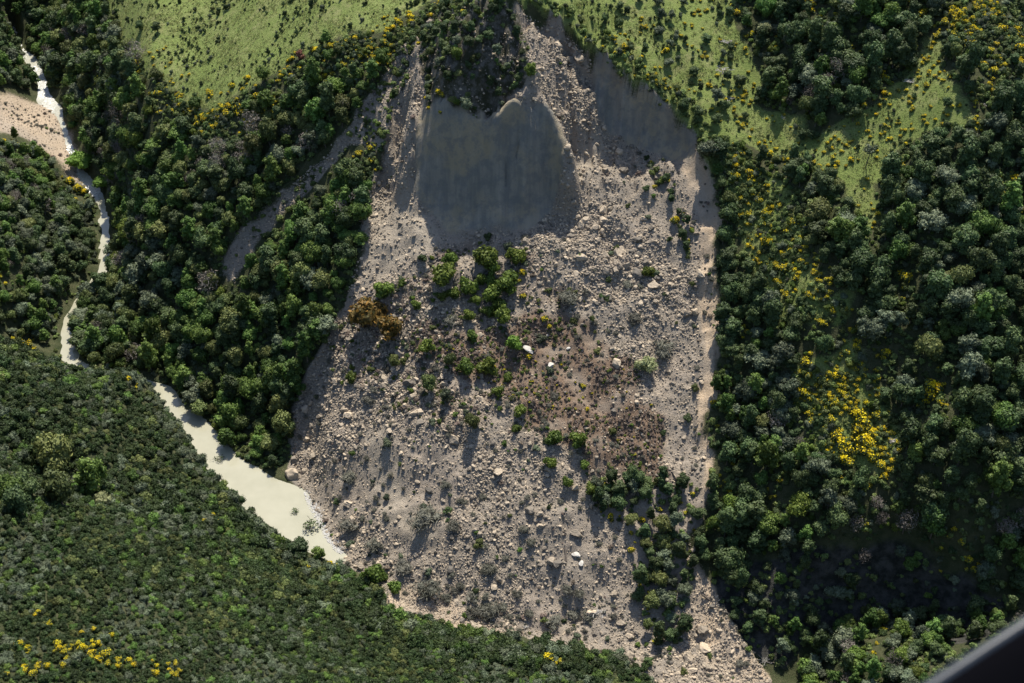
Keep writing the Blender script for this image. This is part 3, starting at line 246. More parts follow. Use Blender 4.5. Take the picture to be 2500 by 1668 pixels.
# ------------------------------------------------------------------ terrain
def axis(segs):
    out = []
    for a, b, st in segs: out += list(np.arange(a, b, st))
    return np.array(out + [segs[-1][1]])
GX = axis([(-900, -420, 40), (-420, -270, 6), (-270, -75, 1.5), (-75, 85, 0.62), (85, 230, 1.5), (230, 420, 6), (420, 900, 40)])
GY = axis([(-400, 0, 40), (0, 100, 8), (100, 200, 1.8), (200, 390, 0.62), (390, 580, 1.6), (580, 760, 6), (760, 1200, 40)])
MX, MY = np.meshgrid(GX, GY)
MZ = ground(MX, MY)
def height(x, y):
    x = np.asarray(x, float); y = np.asarray(y, float)
    i = np.clip(np.searchsorted(GX, x) - 1, 0, len(GX) - 2); j = np.clip(np.searchsorted(GY, y) - 1, 0, len(GY) - 2)
    a = (x - GX[i]) / (GX[i + 1] - GX[i]); b = (y - GY[j]) / (GY[j + 1] - GY[j])
    return (MZ[j, i] * (1 - a) + MZ[j, i + 1] * a) * (1 - b) + (MZ[j + 1, i] * (1 - a) + MZ[j + 1, i + 1] * a) * b
def slope(x, y, e=1.2):
    return np.hypot(height(x + e, y) - height(x - e, y), height(x, y + e) - height(x, y - e)) / (2 * e)
def view_depth(x, y, z): return y * math.cos(math.radians(40)) - (z - CAM_Z) * math.sin(math.radians(40))
def in_view(x, y, z, m=1.08):
    d = view_depth(x, y, z); up = y * math.sin(math.radians(40)) + (z - CAM_Z) * math.cos(math.radians(40))
    k = math.tan(math.radians(21)); return (np.abs(x) / d < k * m) & (np.abs(up) / d < k * m / 1.499)
def wob(x, y, amp=2.5): return x + amp * fbm(x, y, 8.0, 71, 3), y + amp * fbm(x, y, 8.0, 83, 3)
def zone(x, y, *names, amp=2.5):
    wx, wy = wob(x, y, amp); r = np.zeros(np.shape(x), bool)
    for n in names: r |= inside(wx, wy, ZONES[n])
    return r
SUBX = (GX > -330) & (GX < 330)
def mask(*names, amp=2.5): return zone(MX, MY, *names, amp=amp).astype(np.float32)
def soften(m, n=2):
    for _ in range(n):
        m = m.copy(); c = m.copy()
        c[1:-1, 1:-1] = (m[1:-1, 1:-1] * 2 + m[:-2, 1:-1] + m[2:, 1:-1] + m[1:-1, :-2] + m[1:-1, 2:]) / 6; m = c
    return m
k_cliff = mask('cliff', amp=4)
k_slip = soften(mask('slip', 'chute', 'leftdebris', amp=5)); k_tan = soften(np.maximum(mask('tan', 'tanb', 'tant', amp=4.5), 0.55 * mask('leftdebris')), 3)
k_sc = soften(mask('scarp', 'scarpr', amp=1.5), 3); k_gr = soften(mask('grassl', 'grassr', 'knoll', 'gorsefield', amp=4), 2)
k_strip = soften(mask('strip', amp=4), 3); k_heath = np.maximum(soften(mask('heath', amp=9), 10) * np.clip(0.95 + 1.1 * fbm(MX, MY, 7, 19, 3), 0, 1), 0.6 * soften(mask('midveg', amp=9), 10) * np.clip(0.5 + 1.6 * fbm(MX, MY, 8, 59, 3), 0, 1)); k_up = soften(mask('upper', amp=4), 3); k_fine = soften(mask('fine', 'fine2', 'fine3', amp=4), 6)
k_rimg = (lambda d, sd, a: ((sd < 0) & (d < 11) & (a > 1.9)).astype(np.float32))(*line_dist(MX, MY, RIMS[0]))
far_grass = ((MY > 470) & (MX > -60)).astype(np.float32) * 0.8
k_gr = np.maximum(np.maximum(np.maximum(k_gr, 0.75 * k_strip), far_grass), 0.8 * k_rimg)
ny, nx = MX.shape
idx = np.arange(nx * ny).reshape(ny, nx)
FQ = np.stack([idx[:-1, :-1], idx[:-1, 1:], idx[1:, 1:], idx[1:, :-1]], -1).reshape(-1, 4)
gm, t = material('ground_cover', 0.9, 0.15)
me = make_mesh('ground', np.c_[MX.ravel(), MY.ravel(), MZ.ravel()], FQ, [gm], smooth_shade=True)
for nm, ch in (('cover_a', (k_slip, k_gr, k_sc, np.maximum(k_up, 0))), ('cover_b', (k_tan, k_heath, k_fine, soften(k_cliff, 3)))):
    a = me.attributes.new(nm, 'FLOAT_COLOR', 'POINT'); a.data.foreach_set('color', np.stack([c.ravel() for c in ch], -1).astype(np.float32).ravel())
gobj = tag(link('ground', me), 'steep valley sides of pasture, forest floor and bare landslide debris', 'ground', kind='structure')
tc = t.new('ShaderNodeTexCoord'); P = tc.outputs['Object']
aa = t.new('ShaderNodeAttribute', attribute_name='cover_a'); sa = t.new('ShaderNodeSeparateColor'); t.l(aa.outputs['Color'], sa.inputs[0])
ab = t.new('ShaderNodeAttribute', attribute_name='cover_b'); sb = t.new('ShaderNodeSeparateColor'); t.l(ab.outputs['Color'], sb.inputs[0])
n_big = t.noise(P, 0.06, 5, 0.6); n_mid = t.noise(P, 0.35, 6, 0.65); n_fine = t.noise(P, 1.9, 8, 0.7); n_tiny = t.noise(P, 5.0, 4, 0.7)
floor = t.mix(t.ramp(n_mid, 0.35, 0.65), (0.034, 0.046, 0.018), (0.078, 0.080, 0.040))
g1 = t.mix(t.ramp(n_fine, 0.32, 0.68), (0.105, 0.152, 0.036), (0.21, 0.255, 0.075)); g2 = t.mix(t.ramp(n_fine, 0.3, 0.7), (0.16, 0.18, 0.06), (0.30, 0.29, 0.135))
grass_c = t.mix(t.ramp(n_mid, 0.42, 0.66), g1, g2); grass_c = t.mix(t.ramp(n_big, 0.36, 0.6), g1, grass_c)
deb = t.mix(t.ramp(n_fine, 0.32, 0.68), (0.175, 0.148, 0.118), (0.39, 0.33, 0.262)); deb = t.mix(t.ramp(n_mid, 0.42, 0.62), deb, (0.29, 0.25, 0.205))
deb = t.mix(t.ramp(n_big, 0.45, 0.62, 0, 0.5), deb, (0.37, 0.305, 0.245))
fine_c = t.mix(t.ramp(n_fine, 0.3, 0.7), (0.295, 0.252, 0.20), (0.395, 0.338, 0.268))
tan_c = t.mix(t.ramp(n_fine, 0.3, 0.75), (0.42, 0.315, 0.215), (0.60, 0.475, 0.345)); tan_c = t.mix(t.ramp(n_big, 0.45, 0.6, 0, 0.6), tan_c, (0.33, 0.285, 0.235))
mp = t.new('ShaderNodeMapping'); mp.inputs['Scale'].default_value = (1.0, 0.14, 0.10); t.l(P, mp.inputs[0])
n_str = t.noise(mp.outputs[0], 0.55, 6, 0.6)
sc_c = t.mix(t.ramp(n_str, 0.33, 0.67), (0.20, 0.19, 0.165), (0.32, 0.29, 0.235)); sc_c = t.mix(t.ramp(n_big, 0.45, 0.56, 0, 0.75), sc_c, (0.35, 0.285, 0.185)); sc_c = t.mix(t.ramp(n_mid, 0.46, 0.6, 0, 0.6), sc_c, (0.165, 0.165, 0.158))
up_c = t.mix(t.ramp(n_mid, 0.45, 0.6), (0.05, 0.05, 0.028), (0.15, 0.135, 0.115))  # dark scrub ground; over the gully this tone stands in for shade
heath_c = t.mix(t.ramp(n_fine, 0.3, 0.7), (0.115, 0.078, 0.052), (0.255, 0.178, 0.125))
def edge(sock, lo=0.25, hi=0.75):   # ragged boundary
    m = t.new('ShaderNodeMath', operation='ADD'); t.l(sock, m.inputs[0]); t.l(t.ramp(n_fine, 0.25, 0.75, -0.28, 0.28), m.inputs[1]); return t.ramp(m.outputs[0], lo, hi)
c = t.mix(edge(sa.outputs[1]), floor, grass_c)
c = t.mix(edge(sa.outputs[0]), c, deb); c = t.mix(edge(sb.outputs[2], 0.1, 0.9), c, fine_c); c = t.mix(edge(sb.outputs[0], 0.15, 0.85), c, tan_c)
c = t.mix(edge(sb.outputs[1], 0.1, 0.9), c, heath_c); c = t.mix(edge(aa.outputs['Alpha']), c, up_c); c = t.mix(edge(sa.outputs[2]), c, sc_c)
cliff_shade_c = t.mix(t.ramp(n_mid, 0.4, 0.62), (0.022, 0.024, 0.020), (0.075, 0.072, 0.066)); c = t.mix(edge(ab.outputs['Alpha']), c, cliff_shade_c)  # rock and soil darkened so the bluff's deep shade is in the colour
t.l(c, t.b.inputs['Base Color'])
bm1 = t.new('ShaderNodeBump'); bm1.inputs['Strength'].default_value = 0.8; bm1.inputs['Distance'].default_value = 0.9; t.l(n_fine, bm1.inputs['Height'])
bm2 = t.new('ShaderNodeBump'); bm2.inputs['Strength'].default_value = 0.7; bm2.inputs['Distance'].default_value = 0.35; t.l(n_tiny, bm2.inputs['Height']); t.l(bm1.outputs[0], bm2.inputs['Normal'])
bs = t.new('ShaderNodeMath', operation='MULTIPLY_ADD'); t.l(sa.outputs[2], bs.inputs[0]); bs.inputs[1].default_value = -0.25; bs.inputs[2].default_value = 0.8; t.l(bs.outputs[0], bm1.inputs['Strength'])
t.l(bm2.outputs[0], t.b.inputs['Normal'])
# ------------------------------------------------------------------ water
rx = np.arange(-300, -10, 1.2); ry = np.arange(225, 640, 1.2); RX, RY = np.meshgrid(rx, ry)
rd, _, rl = line_dist(RX, RY, [(p[0], p[1], p[2]) for p in RIVER]); _, _, rw = line_dist(RX, RY, [(p[0], p[1], p[3]) for p in RIVER])
rl = soften(rl, 3)
ok = rd < rw + 5.5
vid = -np.ones(RX.shape, int); cell = ok[:-1, :-1] & ok[1:, :-1] & ok[:-1, 1:] & ok[1:, 1:]
ii = np.arange(RX.size).reshape(RX.shape)
wq = np.stack([ii[:-1, :-1], ii[:-1, 1:], ii[1:, 1:], ii[1:, :-1]], -1)[cell]
used = np.unique(wq); remap = np.zeros(RX.size, int); remap[used] = np.arange(len(used))
wm, t = material('silty_water', 0.14, 0.4)
tc = t.new('ShaderNodeTexCoord'); P = tc.outputs['Object']
at = t.new('ShaderNodeAttribute', attribute_name='rapid')
nf = t.noise(P, 1.6, 6, 0.7); nb = t.noise(P, 0.12, 3)
wc = t.mix(t.ramp(nb, 0.35, 0.65), (0.285, 0.275, 0.205), (0.325, 0.312, 0.238))
foam = t.mix(t.ramp(nf, 0.42, 0.6), (0.30, 0.30, 0.27), (0.62, 0.62, 0.60)); wc = t.mix(at.outputs['Fac'], wc, foam); t.l(wc, t.b.inputs['Base Color'])
bmp = t.new('ShaderNodeBump'); bmp.inputs['Distance'].default_value = 0.3; t.l(t.ramp(at.outputs['Fac'], 0, 1, 0.03, 1.0), bmp.inputs['Strength']); t.l(nf, bmp.inputs['Height']); t.l(bmp.outputs[0], t.b.inputs['Normal'])
wme = make_mesh('river', np.c_[RX.ravel()[used], RY.ravel()[used], rl.ravel()[used]], remap[wq], [wm], smooth_shade=True)
gz = np.hypot(*np.gradient(rl, 1.2)); rap = np.clip((gz - 0.03) / 0.05, 0, 1) * (rl > 0.6) * np.clip(.75 + 1.8 * lattice_noise(RX, RY, 9, 4), 0, 1)
a = wme.attributes.new('rapid', 'FLOAT', 'POINT'); a.data.foreach_set('value', soften(rap, 2).ravel()[used].astype(np.float32))
tag(link('river', wme), 'cream coloured silty river pooling into a lake behind the landslide dam', 'river', kind='structure')
def river_clear(x, y, pad=0.8):
    d, _, w = line_dist(x, y, [(p[0], p[1], p[3]) for p in RIVER]); return d > w + pad
# ------------------------------------------------------------------ shapes
def ico(sub):
    g = (1 + 5 ** 0.5) / 2
    V = [(-1, g, 0), (1, g, 0), (-1, -g, 0), (1, -g, 0), (0, -1, g), (0, 1, g), (0, -1, -g), (0, 1, -g), (g, 0, -1), (g, 0, 1), (-g, 0, -1), (-g, 0, 1)]
    F = [(0, 11, 5), (0, 5, 1), (0, 1, 7), (0, 7, 10), (0, 10, 11), (1, 5, 9), (5, 11, 4), (11, 10, 2), (10, 7, 6), (7, 1, 8), (3, 9, 4), (3, 4, 2), (3, 2, 6), (3, 6, 8), (3, 8, 9), (4, 9, 5), (2, 4, 11), (6, 2, 10), (8, 6, 7), (9, 8, 1)]
    V = [np.array(v) / np.linalg.norm(v) for v in V]
    for _ in range(sub):
        ch = {}; F2 = []
        def mid(a, b):
            k = (min(a, b), max(a, b))
            if k not in ch: m = V[a] + V[b]; V.append(m / np.linalg.norm(m)); ch[k] = len(V) - 1
            return ch[k]
        for a, b, c in F:
            ab, bc, ca = mid(a, b), mid(b, c), mid(c, a); F2 += [(a, ab, ca), (b, bc, ab), (c, ca, bc), (ab, bc, ca)]
        F = F2
    return np.array(V), np.array(F)
ICO1 = ico(1); ICO2 = ico(2)
def leaf_cloud(r, lobes, n, size, up_bias=0.35, jitter=0.5, aspect=0.6, spread=0.14):
    """n leaf-sprig triangles/quads over the outer surfaces of a set of lobes (centre, radii)"""
    vol = np.array([l[1][0] * l[1][2] for l in lobes]); k = r.choice(len(lobes), n * 3, p=vol / vol.sum())
    C = np.array([l[0] for l in lobes]); R = np.array([l[1] for l in lobes])
    d = r.normal(size=(n * 3, 3)); d[:, 2] += up_bias; d /= np.linalg.norm(d, axis=1)[:, None]
    p = C[k] + d * R[k] * (1 + spread * r.normal(size=(n * 3, 1)))
    keep = np.ones(len(p), bool)
    for j in range(len(lobes)):
        q = ((p - C[j]) / (R[j] * 0.86)); keep &= ~((q * q).sum(1) < 1) | (k == j)
    p = p[keep][:n]; d = d[keep][:n]; m = len(p)
    nrm = d + jitter * r.normal(size=(m, 3)); nrm /= np.linalg.norm(nrm, axis=1)[:, None]
    u = np.cross(nrm, r.normal(size=(m, 3))); u /= np.linalg.norm(u, axis=1)[:, None]; v = np.cross(nrm, u)
    s = size * (0.55 + 0.9 * r.rand(m, 1))
    a = p + u * s; b = p + v * s * aspect + u * s * 0.1; c = p - u * s; e = p - v * s * aspect + u * s * 0.2
    V = np.stack([a, b, c, e], 1).reshape(-1, 3); F = np.arange(4 * m).reshape(m, 4)
    return V, F, np.clip(0.5 + 0.28 * r.normal(size=m), 0, 1)
def cores(r, lobes, k=0.8):  # opaque inner lobes added to block light through the leaves, tinted darker
    V = []; F = []; o = 0
    for c, R in lobes:
        v = ICO1[0] * (1 + 0.14 * r.normal(size=(len(ICO1[0]), 1))) * R * k + c
        V.append(v); F.append(ICO1[1] + o); o += len(v)
    return np.vstack(V), np.vstack(F)
def crown_mesh(name, seed, R, zb, zt, nl, n, size, mats, flat=0.75, core=0.8, lobe=0.5, **kw):
    """an uneven crown between heights zb..zt and radius R, from nl leafy lobes round a main mass"""
    r = np.random.RandomState(seed); lobes = []
    h = zt - zb
    for i in range(nl):
        a = i * 2.4 + r.rand() * 0.9; f = (i + 0.5) / nl
        zz = zb + h * (0.25 + 0.62 * f) + 0.06 * h * r.normal(); prof = math.sqrt(max(0.05, 1 - (2 * (zz - zb) / h - 0.95) ** 2 * 0.9))
        rad = R * prof * (0.35 + 0.45 * r.rand()); lr = R * lobe * (0.55 + 0.7 * r.rand()) * (0.75 + 0.3 * prof)
        lobes.append((np.array([rad * math.cos(a), rad * math.sin(a), zz]), np.array([lr, lr, lr * flat * (0.85 + 0.3 * r.rand())])))
    lobes.append((np.array([0, 0, zb + 0.5 * h]), np.array([R * 0.55, R * 0.55, h * 0.42])))
    V, F, ti = leaf_cloud(r, lobes, n, size, **kw)
    me_v, me_f, mi, tn = [V], [tuple(f) for f in F.tolist()], [0] * len(F), list(ti)
    if core > 0:
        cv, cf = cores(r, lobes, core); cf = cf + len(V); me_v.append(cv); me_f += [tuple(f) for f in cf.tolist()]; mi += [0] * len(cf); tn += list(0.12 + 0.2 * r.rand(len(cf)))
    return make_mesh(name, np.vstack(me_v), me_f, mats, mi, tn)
def limb_tubes(segs, sides=5):
    V = []; F = []
    for p0, p1, r0, r1 in segs:
        p0 = Vector(p0); p1 = Vector(p1); q = (p1 - p0).to_track_quat('Z', 'Y'); o = len(V)
        for p, rr in ((p0, r0), (p1, r1)):
            for k in range(sides):
                a = 2 * math.pi * k / sides; V.append(tuple(p + q @ Vector((rr * math.cos(a), rr * math.sin(a), 0))))
        for k in range(sides): F.append((o + k, o + (k + 1) % sides, o + sides + (k + 1) % sides, o + sides + k))
        F.append(tuple(o + sides + k for k in range(sides)))
    return V, F
def trunk_mesh(name, seed, h, R, mat, rad=0.16):
    r = random.Random(seed); segs = []; p = Vector((0, 0, -1.0)); n = 4
    for i in range(n):
        q = Vector((p.x + r.uniform(-.14, .14) * h * 0.2, p.y + r.uniform(-.14, .14) * h * 0.2, -1 + (h + 1) * (i + 1) / n))
        segs.append((p, q, rad * (1.25 - 0.26 * i), rad * (1.25 - 0.26 * (i + 1))))
        if i >= 1:
            for _ in range(2):
                a = r.uniform(0, 6.28); L = R * r.uniform(.5, .8); e = q + Vector((math.cos(a) * L, math.sin(a) * L, L * r.uniform(.3, .8)))
                segs.append((q, e, rad * 0.5, rad * 0.15))
        p = q
    V, F = limb_tubes(segs); return make_mesh(name, V, F, [mat], tint=[r.random() for _ in F])
def joined(name, parts, scale=None):
    V = []; F = []; mats = []; mi = []; tn = []
    for me in parts:
        o = len(V); V += [tuple(v.co) for v in me.vertices]; base = len(mats); mats += list(me.materials)
        tl = me.attributes.get('tint')
        for k, p in enumerate(me.polygons):
            F.append(tuple(o + i for i in p.vertices)); mi.append(base + p.material_index); tn.append(tl.data[k].value if tl else 0.5)
    return make_mesh(name, V, F, mats, mi, tn)
# ------------------------------------------------------------------ materials of plants and rock
bark, t = material('bark', 0.9, 0.2)
t.l(t.mix(t.ramp(t.noise(None, 9.0), 0.35, 0.65), (0.07, 0.055, 0.045), (0.15, 0.13, 0.11)), t.b.inputs['Base Color'])
deadwood, t = material('bleached_wood', 0.85, 0.2)
t.l(t.mix(t.ramp(t.noise(None, 7.0), 0.35, 0.65), (0.24, 0.22, 0.20), (0.46, 0.44, 0.41)), t.b.inputs['Base Color'])
LEAF = {
 'dark': foliage_mat('kanuka_leaves', (0.0324, 0.0540, 0.0203), (0.0972, 0.1377, 0.0486), 0.16),
 'green': foliage_mat('broadleaf_leaves', (0.0513, 0.0918, 0.0203), (0.1485, 0.2268, 0.0513), 0.25),
 'olive': foliage_mat('olive_leaves', (0.0660, 0.0864, 0.0264), (0.1680, 0.1896, 0.0624), 0.2),
 'grey': foliage_mat('grey_green_leaves', (0.0713, 0.0920, 0.0552), (0.1610, 0.1898, 0.1150), 0.2),
 'dead': foliage_mat('dying_foliage', (0.115, 0.1, 0.085), (0.25, 0.22, 0.19), 0.1),
 'lime': foliage_mat('willow_leaves', (0.09, 0.17, 0.025), (0.21, 0.33, 0.06), 0.35, var=0.12, hue=(0.5, 0.5)),
 'fresh': foliage_mat('fresh_leaves', (0.06, 0.095, 0.016), (0.17, 0.225, 0.045), 0.3, var=0.3),
 'pale': foliage_mat('pale_blossom_leaves', (0.16, 0.19, 0.085), (0.34, 0.365, 0.19), 0.25, var=0.15, hue=(0.48, 0.5)),
 'orange': foliage_mat('orange_leaves', (0.06, 0.06, 0.02), (0.28, 0.155, 0.035), 0.25, var=0.1, hue=(0.5, 0.5)),
 'scrub': foliage_mat('manuka_leaves', (0.0187, 0.0341, 0.0110), (0.0550, 0.0814, 0.0264), 0.16, var=0.35),
 'gorse': foliage_mat('gorse_leaves', (0.052, 0.074, 0.025), (0.131, 0.154, 0.049), 0.15),
 'bloom': foliage_mat('gorse_blossom', (0.60, 0.45, 0.012), (0.88, 0.71, 0.03), 0.25, var=0.18, hue=(0.494, 0.506)),
 'brush': foliage_mat('grey_brush_twigs', (0.072, 0.072, 0.055), (0.195, 0.189, 0.150), 0.1, var=0.3),
 'heath': foliage_mat('heath_twigs', (0.091, 0.072, 0.055), (0.273, 0.208, 0.169), 0.12, var=0.35),
 'tuft': foliage_mat('grass_blades', (0.1276, 0.1575, 0.0506), (0.3289, 0.3507, 0.1346), 0.25, var=0.3),
 'red': foliage_mat('red_leaves', (0.130, 0.046, 0.039), (0.286, 0.111, 0.091), 0.2, var=0.1),
 'fern': foliage_mat('understorey_leaves', (0.0637, 0.0975, 0.0273), (0.1937, 0.2392, 0.0780), 0.22, var=0.55),
}
rock, t = material('greywacke', 0.85, 0.25)
tc = t.new('ShaderNodeTexCoord'); oi = t.new('ShaderNodeObjectInfo')
n1 = t.noise(tc.outputs['Object'], 2.2, 6, 0.65)
rc = t.mix(t.ramp(n1, 0.3, 0.7), (0.24, 0.208, 0.168), (0.42, 0.362, 0.29))
rc2 = t.mix(oi.outputs['Random'], (0.36, 0.37, 0.39), (1.35, 1.27, 1.16)); mm = t.new('ShaderNodeVectorMath', operation='MULTIPLY'); t.l(rc, mm.inputs[0]); t.l(rc2, mm.inputs[1]); t.l(mm.outputs[0], t.b.inputs['Base Color'])
bb = t.new('ShaderNodeBump'); bb.inputs['Strength'].default_value = 0.5; bb.inputs['Distance'].default_value = 0.2; t.l(n1, bb.inputs['Height']); t.l(bb.outputs[0], t.b.inputs['Normal'])
pale_rock, t = material('pale_rock', 0.85, 0.25)
t.l(t.mix(t.ramp(t.noise(None, 2.5), 0.3, 0.7), (0.36, 0.34, 0.31), (0.52, 0.49, 0.44)), t.b.inputs['Base Color'])
def rock_mesh(name, seed, mat, sub=1, squash=0.7):
    r = np.random.RandomState(seed); V = (ICO1 if sub == 1 else ICO2)[0].copy(); F = (ICO1 if sub == 1 else ICO2)[1]
    for _ in range(7 if sub == 1 else 11):                                # plane cuts give flat faces and sharp edges
        n = r.normal(size=3); n /= np.linalg.norm(n); c = r.uniform(0.5, 0.85); d = V @ n - c; V = V - np.where(d > 0, d, 0)[:, None] * n
    V = V * np.array([r.uniform(.8, 1.25), r.uniform(.7, 1.05), squash * r.uniform(.8, 1.15)]) * (1 + 0.04 * r.normal(size=(len(V), 1)))
    return make_mesh(name, V, F, [mat])
# ------------------------------------------------------------------ scattering
def dart(poly_names, spacing, seed, dens=None, pad_river=1.0, amp=2.5, exclude=(), bounds=None, jitter_gap=0.15):
    """blue-noise points in the named zones; dens(x,y) in 0..1 thins them"""
    r = np.random.RandomState(seed); pts = np.vstack([np.array(ZONES[n]) for n in poly_names]); x0, y0 = pts.min(0) - 3; x1, y1 = pts.max(0) + 3
    cs = spacing; gx = np.arange(x0, x1, cs); gy = np.arange(y0, y1, cs * 0.87)
    X, Y = np.meshgrid(gx, gy); X[1::2] += cs / 2
    X = X + r.uniform(-.42, .42, X.shape) * cs; Y = Y + r.uniform(-.42, .42, Y.shape) * cs; x, y = X.ravel(), Y.ravel()
    m = zone(x, y, *poly_names, amp=amp)
    if exclude: m &= ~zone(x, y, *exclude, amp=amp)
    x, y = x[m], y[m]
    if pad_river is not None: m = river_clear(x, y, pad_river); x, y = x[m], y[m]
    if dens is not None: m = r.rand(len(x)) < dens(x, y); x, y = x[m], y[m]
    z = height(x, y); m = in_view(x, y, z, 1.35); return x[m], y[m], z[m]
def scatter(name, P, rot, scl, vid, meshes, label, cat):
    """one object that carries the uncountable rest of a kind as instances on points"""
    me = bpy.data.meshes.new(name); me.vertices.add(len(P)); me.vertices.foreach_set('co', np.asarray(P, np.float32).ravel())
    a = me.attributes.new('rot', 'FLOAT_VECTOR', 'POINT'); a.data.foreach_set('vector', np.asarray(rot, np.float32).ravel())
    a = me.attributes.new('scl', 'FLOAT_VECTOR', 'POINT'); a.data.foreach_set('vector', np.asarray(scl, np.float32).ravel())
    a = me.attributes.new('vid', 'INT', 'POINT'); a.data.foreach_set('value', np.asarray(vid, np.int32))
    o = link(name, me); tag(o, label, cat, kind='stuff')
    g = bpy.data.node_groups.new(name + '_nodes', 'GeometryNodeTree'); N = g.nodes; L = g.links.new
    g.interface.new_socket('Geometry', in_out='INPUT', socket_type='NodeSocketGeometry'); g.interface.new_socket('Geometry', in_out='OUTPUT', socket_type='NodeSocketGeometry')
    gi = N.new('NodeGroupInput'); go = N.new('NodeGroupOutput'); jn = N.new('GeometryNodeJoinGeometry')
    def attr(nm, typ): nd = N.new('GeometryNodeInputNamedAttribute'); nd.data_type = typ; nd.inputs['Name'].default_value = nm; return nd.outputs['Attribute']
    av, ar, asx = attr('vid', 'INT'), attr('rot', 'FLOAT_VECTOR'), attr('scl', 'FLOAT_VECTOR')
    er = N.new('FunctionNodeEulerToRotation'); L(ar, er.inputs[0])
    for k, m in enumerate(meshes):
        if not np.any(np.asarray(vid) == k): continue
        src = bpy.data.objects.new(name + '_kind', m)
        cmpn = N.new('FunctionNodeCompare'); cmpn.data_type = 'INT'; cmpn.operation = 'EQUAL'; L(av, cmpn.inputs['A'] if cmpn.inputs['A'].type == 'INT' else cmpn.inputs[2]); (cmpn.inputs[3]).default_value = k
        ip = N.new('GeometryNodeInstanceOnPoints'); oi_ = N.new('GeometryNodeObjectInfo'); oi_.inputs['Object'].default_value = src; oi_.inputs['As Instance'].default_value = True
        L(gi.outputs[0], ip.inputs['Points']); L(cmpn.outputs[0], ip.inputs['Selection']); L(oi_.outputs['Geometry'], ip.inputs['Instance']); L(er.outputs[0], ip.inputs['Rotation']); L(asx, ip.inputs['Scale'])
        L(ip.outputs[0], jn.inputs[0])
    L(jn.outputs[0], go.inputs[0])
    md = o.modifiers.new('scatter', 'NODES'); md.node_group = g
    return o
def to_pic(x, y, z):
    d = view_depth(x, y, z); up = y * math.sin(math.radians(40)) + (z - CAM_Z) * math.cos(math.radians(40)); f = 1175 / math.tan(math.radians(21))
    return 1175 + f * x / d, 784 - f * up / d
LMP = [(to_pic(a, b, float(height(a, b))), n) for a, b, n in LANDMARKS]
REG = []
def name_it(o, size_rank, what, cat, group, x, y, z):
    """label from its look and from the landmark next to it as the photograph shows them"""
    px, py = to_pic(x, y, z); k = min(range(len(LMP)), key=lambda i: (LMP[i][0][0] - px) ** 2 + (LMP[i][0][1] - py) ** 2)
    dx = px - LMP[k][0][0]; dy = py - LMP[k][0][1]; d = math.hypot(dx, dy)
    if d < 32: w = 'at'
    else:
        v = 'above' if dy < -0.4 * d else 'below' if dy > 0.4 * d else ''; h = 'left of' if dx < -0.4 * d else 'right of' if dx > 0.4 * d else ''
        w = (v + ' and ' + h) if v and h else (v or h)
    if d > 110: w = 'well ' + w
    o['label'] = ' '.join(('%s %s %s %s' % (size_rank, what, w, LMP[k][1])).split()); o['category'] = cat; o['group'] = group; REG.append((o, px, py)); return o
def sizes(v):
    a, b = np.quantile(v, (.33, .67)); return ['small' if q < a else 'large' if q > b else '' for q in v]
ORD = ['leftmost'] + [q + '-from-left' for q in ('second', 'third', 'fourth', 'fifth', 'sixth', 'seventh', 'eighth', 'ninth', 'tenth', 'eleventh', 'twelfth', 'thirteenth', 'fourteenth', 'fifteenth', 'sixteenth')]
def settle_labels():
    by = {}
    for r in REG: by.setdefault(r[0]['label'], []).append(r)
    for lab, rs in by.items():
        if len(rs) < 2 or len(rs) > 16: continue
        rs.sort(key=lambda r: r[1])
        for i, r in enumerate(rs): r[0]['label'] = lab + ', ' + ('rightmost' if i == len(rs) - 1 else ORD[i])
def show_size(x, y, z, s):
    sz = s / view_depth(x, y, z); return np.where(in_view(x, y, z, 0.985), sz, sz * 0.001)
def split(order_key, n=300):
    o = np.argsort(-order_key); return o[:n], o[n:]
# ------------------------------------------------------------------ forest trees
# unit tree: crown radius about 1, base at the ground; each kind has its own crown and trunk
def tree_kind(name, leaf, seed, zb, zt, nl, n, size, **kw):
    cm = crown_mesh(name + '_crown', seed, 1.0, zb, zt, nl, n, size, [LEAF[leaf]], **kw)
    tm = trunk_mesh(name + '_trunk', seed, zt * 0.75, 0.8, bark, 0.07)
    return cm, tm, joined(name, [cm, tm])
KINDS = {}
for k, (leaf, n) in {'dark': ('dark', 3), 'green': ('green', 3), 'olive': ('olive', 2), 'grey': ('grey', 2), 'fresh': ('fresh', 2), 'pale': ('pale', 1), 'lime': ('lime', 1)}.items():
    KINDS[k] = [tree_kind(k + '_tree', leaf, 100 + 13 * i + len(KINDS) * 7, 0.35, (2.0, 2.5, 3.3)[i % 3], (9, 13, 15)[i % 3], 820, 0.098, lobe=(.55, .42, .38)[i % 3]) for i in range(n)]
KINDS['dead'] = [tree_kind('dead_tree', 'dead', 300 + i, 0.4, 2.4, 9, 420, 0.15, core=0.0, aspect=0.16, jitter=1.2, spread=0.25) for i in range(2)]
KIND_LIST = [(k, i) for k in KINDS for i in range(len(KINDS[k]))]
KIND_ID = {ki: n for n, ki in enumerate(KIND_LIST)}
LOOK = {'dark': 'dark green', 'green': 'mid green leafy', 'olive': 'olive green', 'grey': 'grey green', 'fresh': 'bright fresh green', 'dead': 'greyish dying', 'pale': 'pale whitish', 'lime': 'lime green'}
def put_tree(kind, i, loc, rz, s, label=None, group=None, name='forest_tree', tilt=(0, 0)):
    cm, tm, _ = KINDS[kind][i]
    e = bpy.data.objects.new(name, None); COL.objects.link(e); e.location = loc; e.rotation_euler = (tilt[0], tilt[1], rz); e.scale = s
    e.empty_display_size = 0.5
    tag(e, label, 'tree', group)
    link('trunk', tm, e); link('crown', cm, e); return e
TX = []
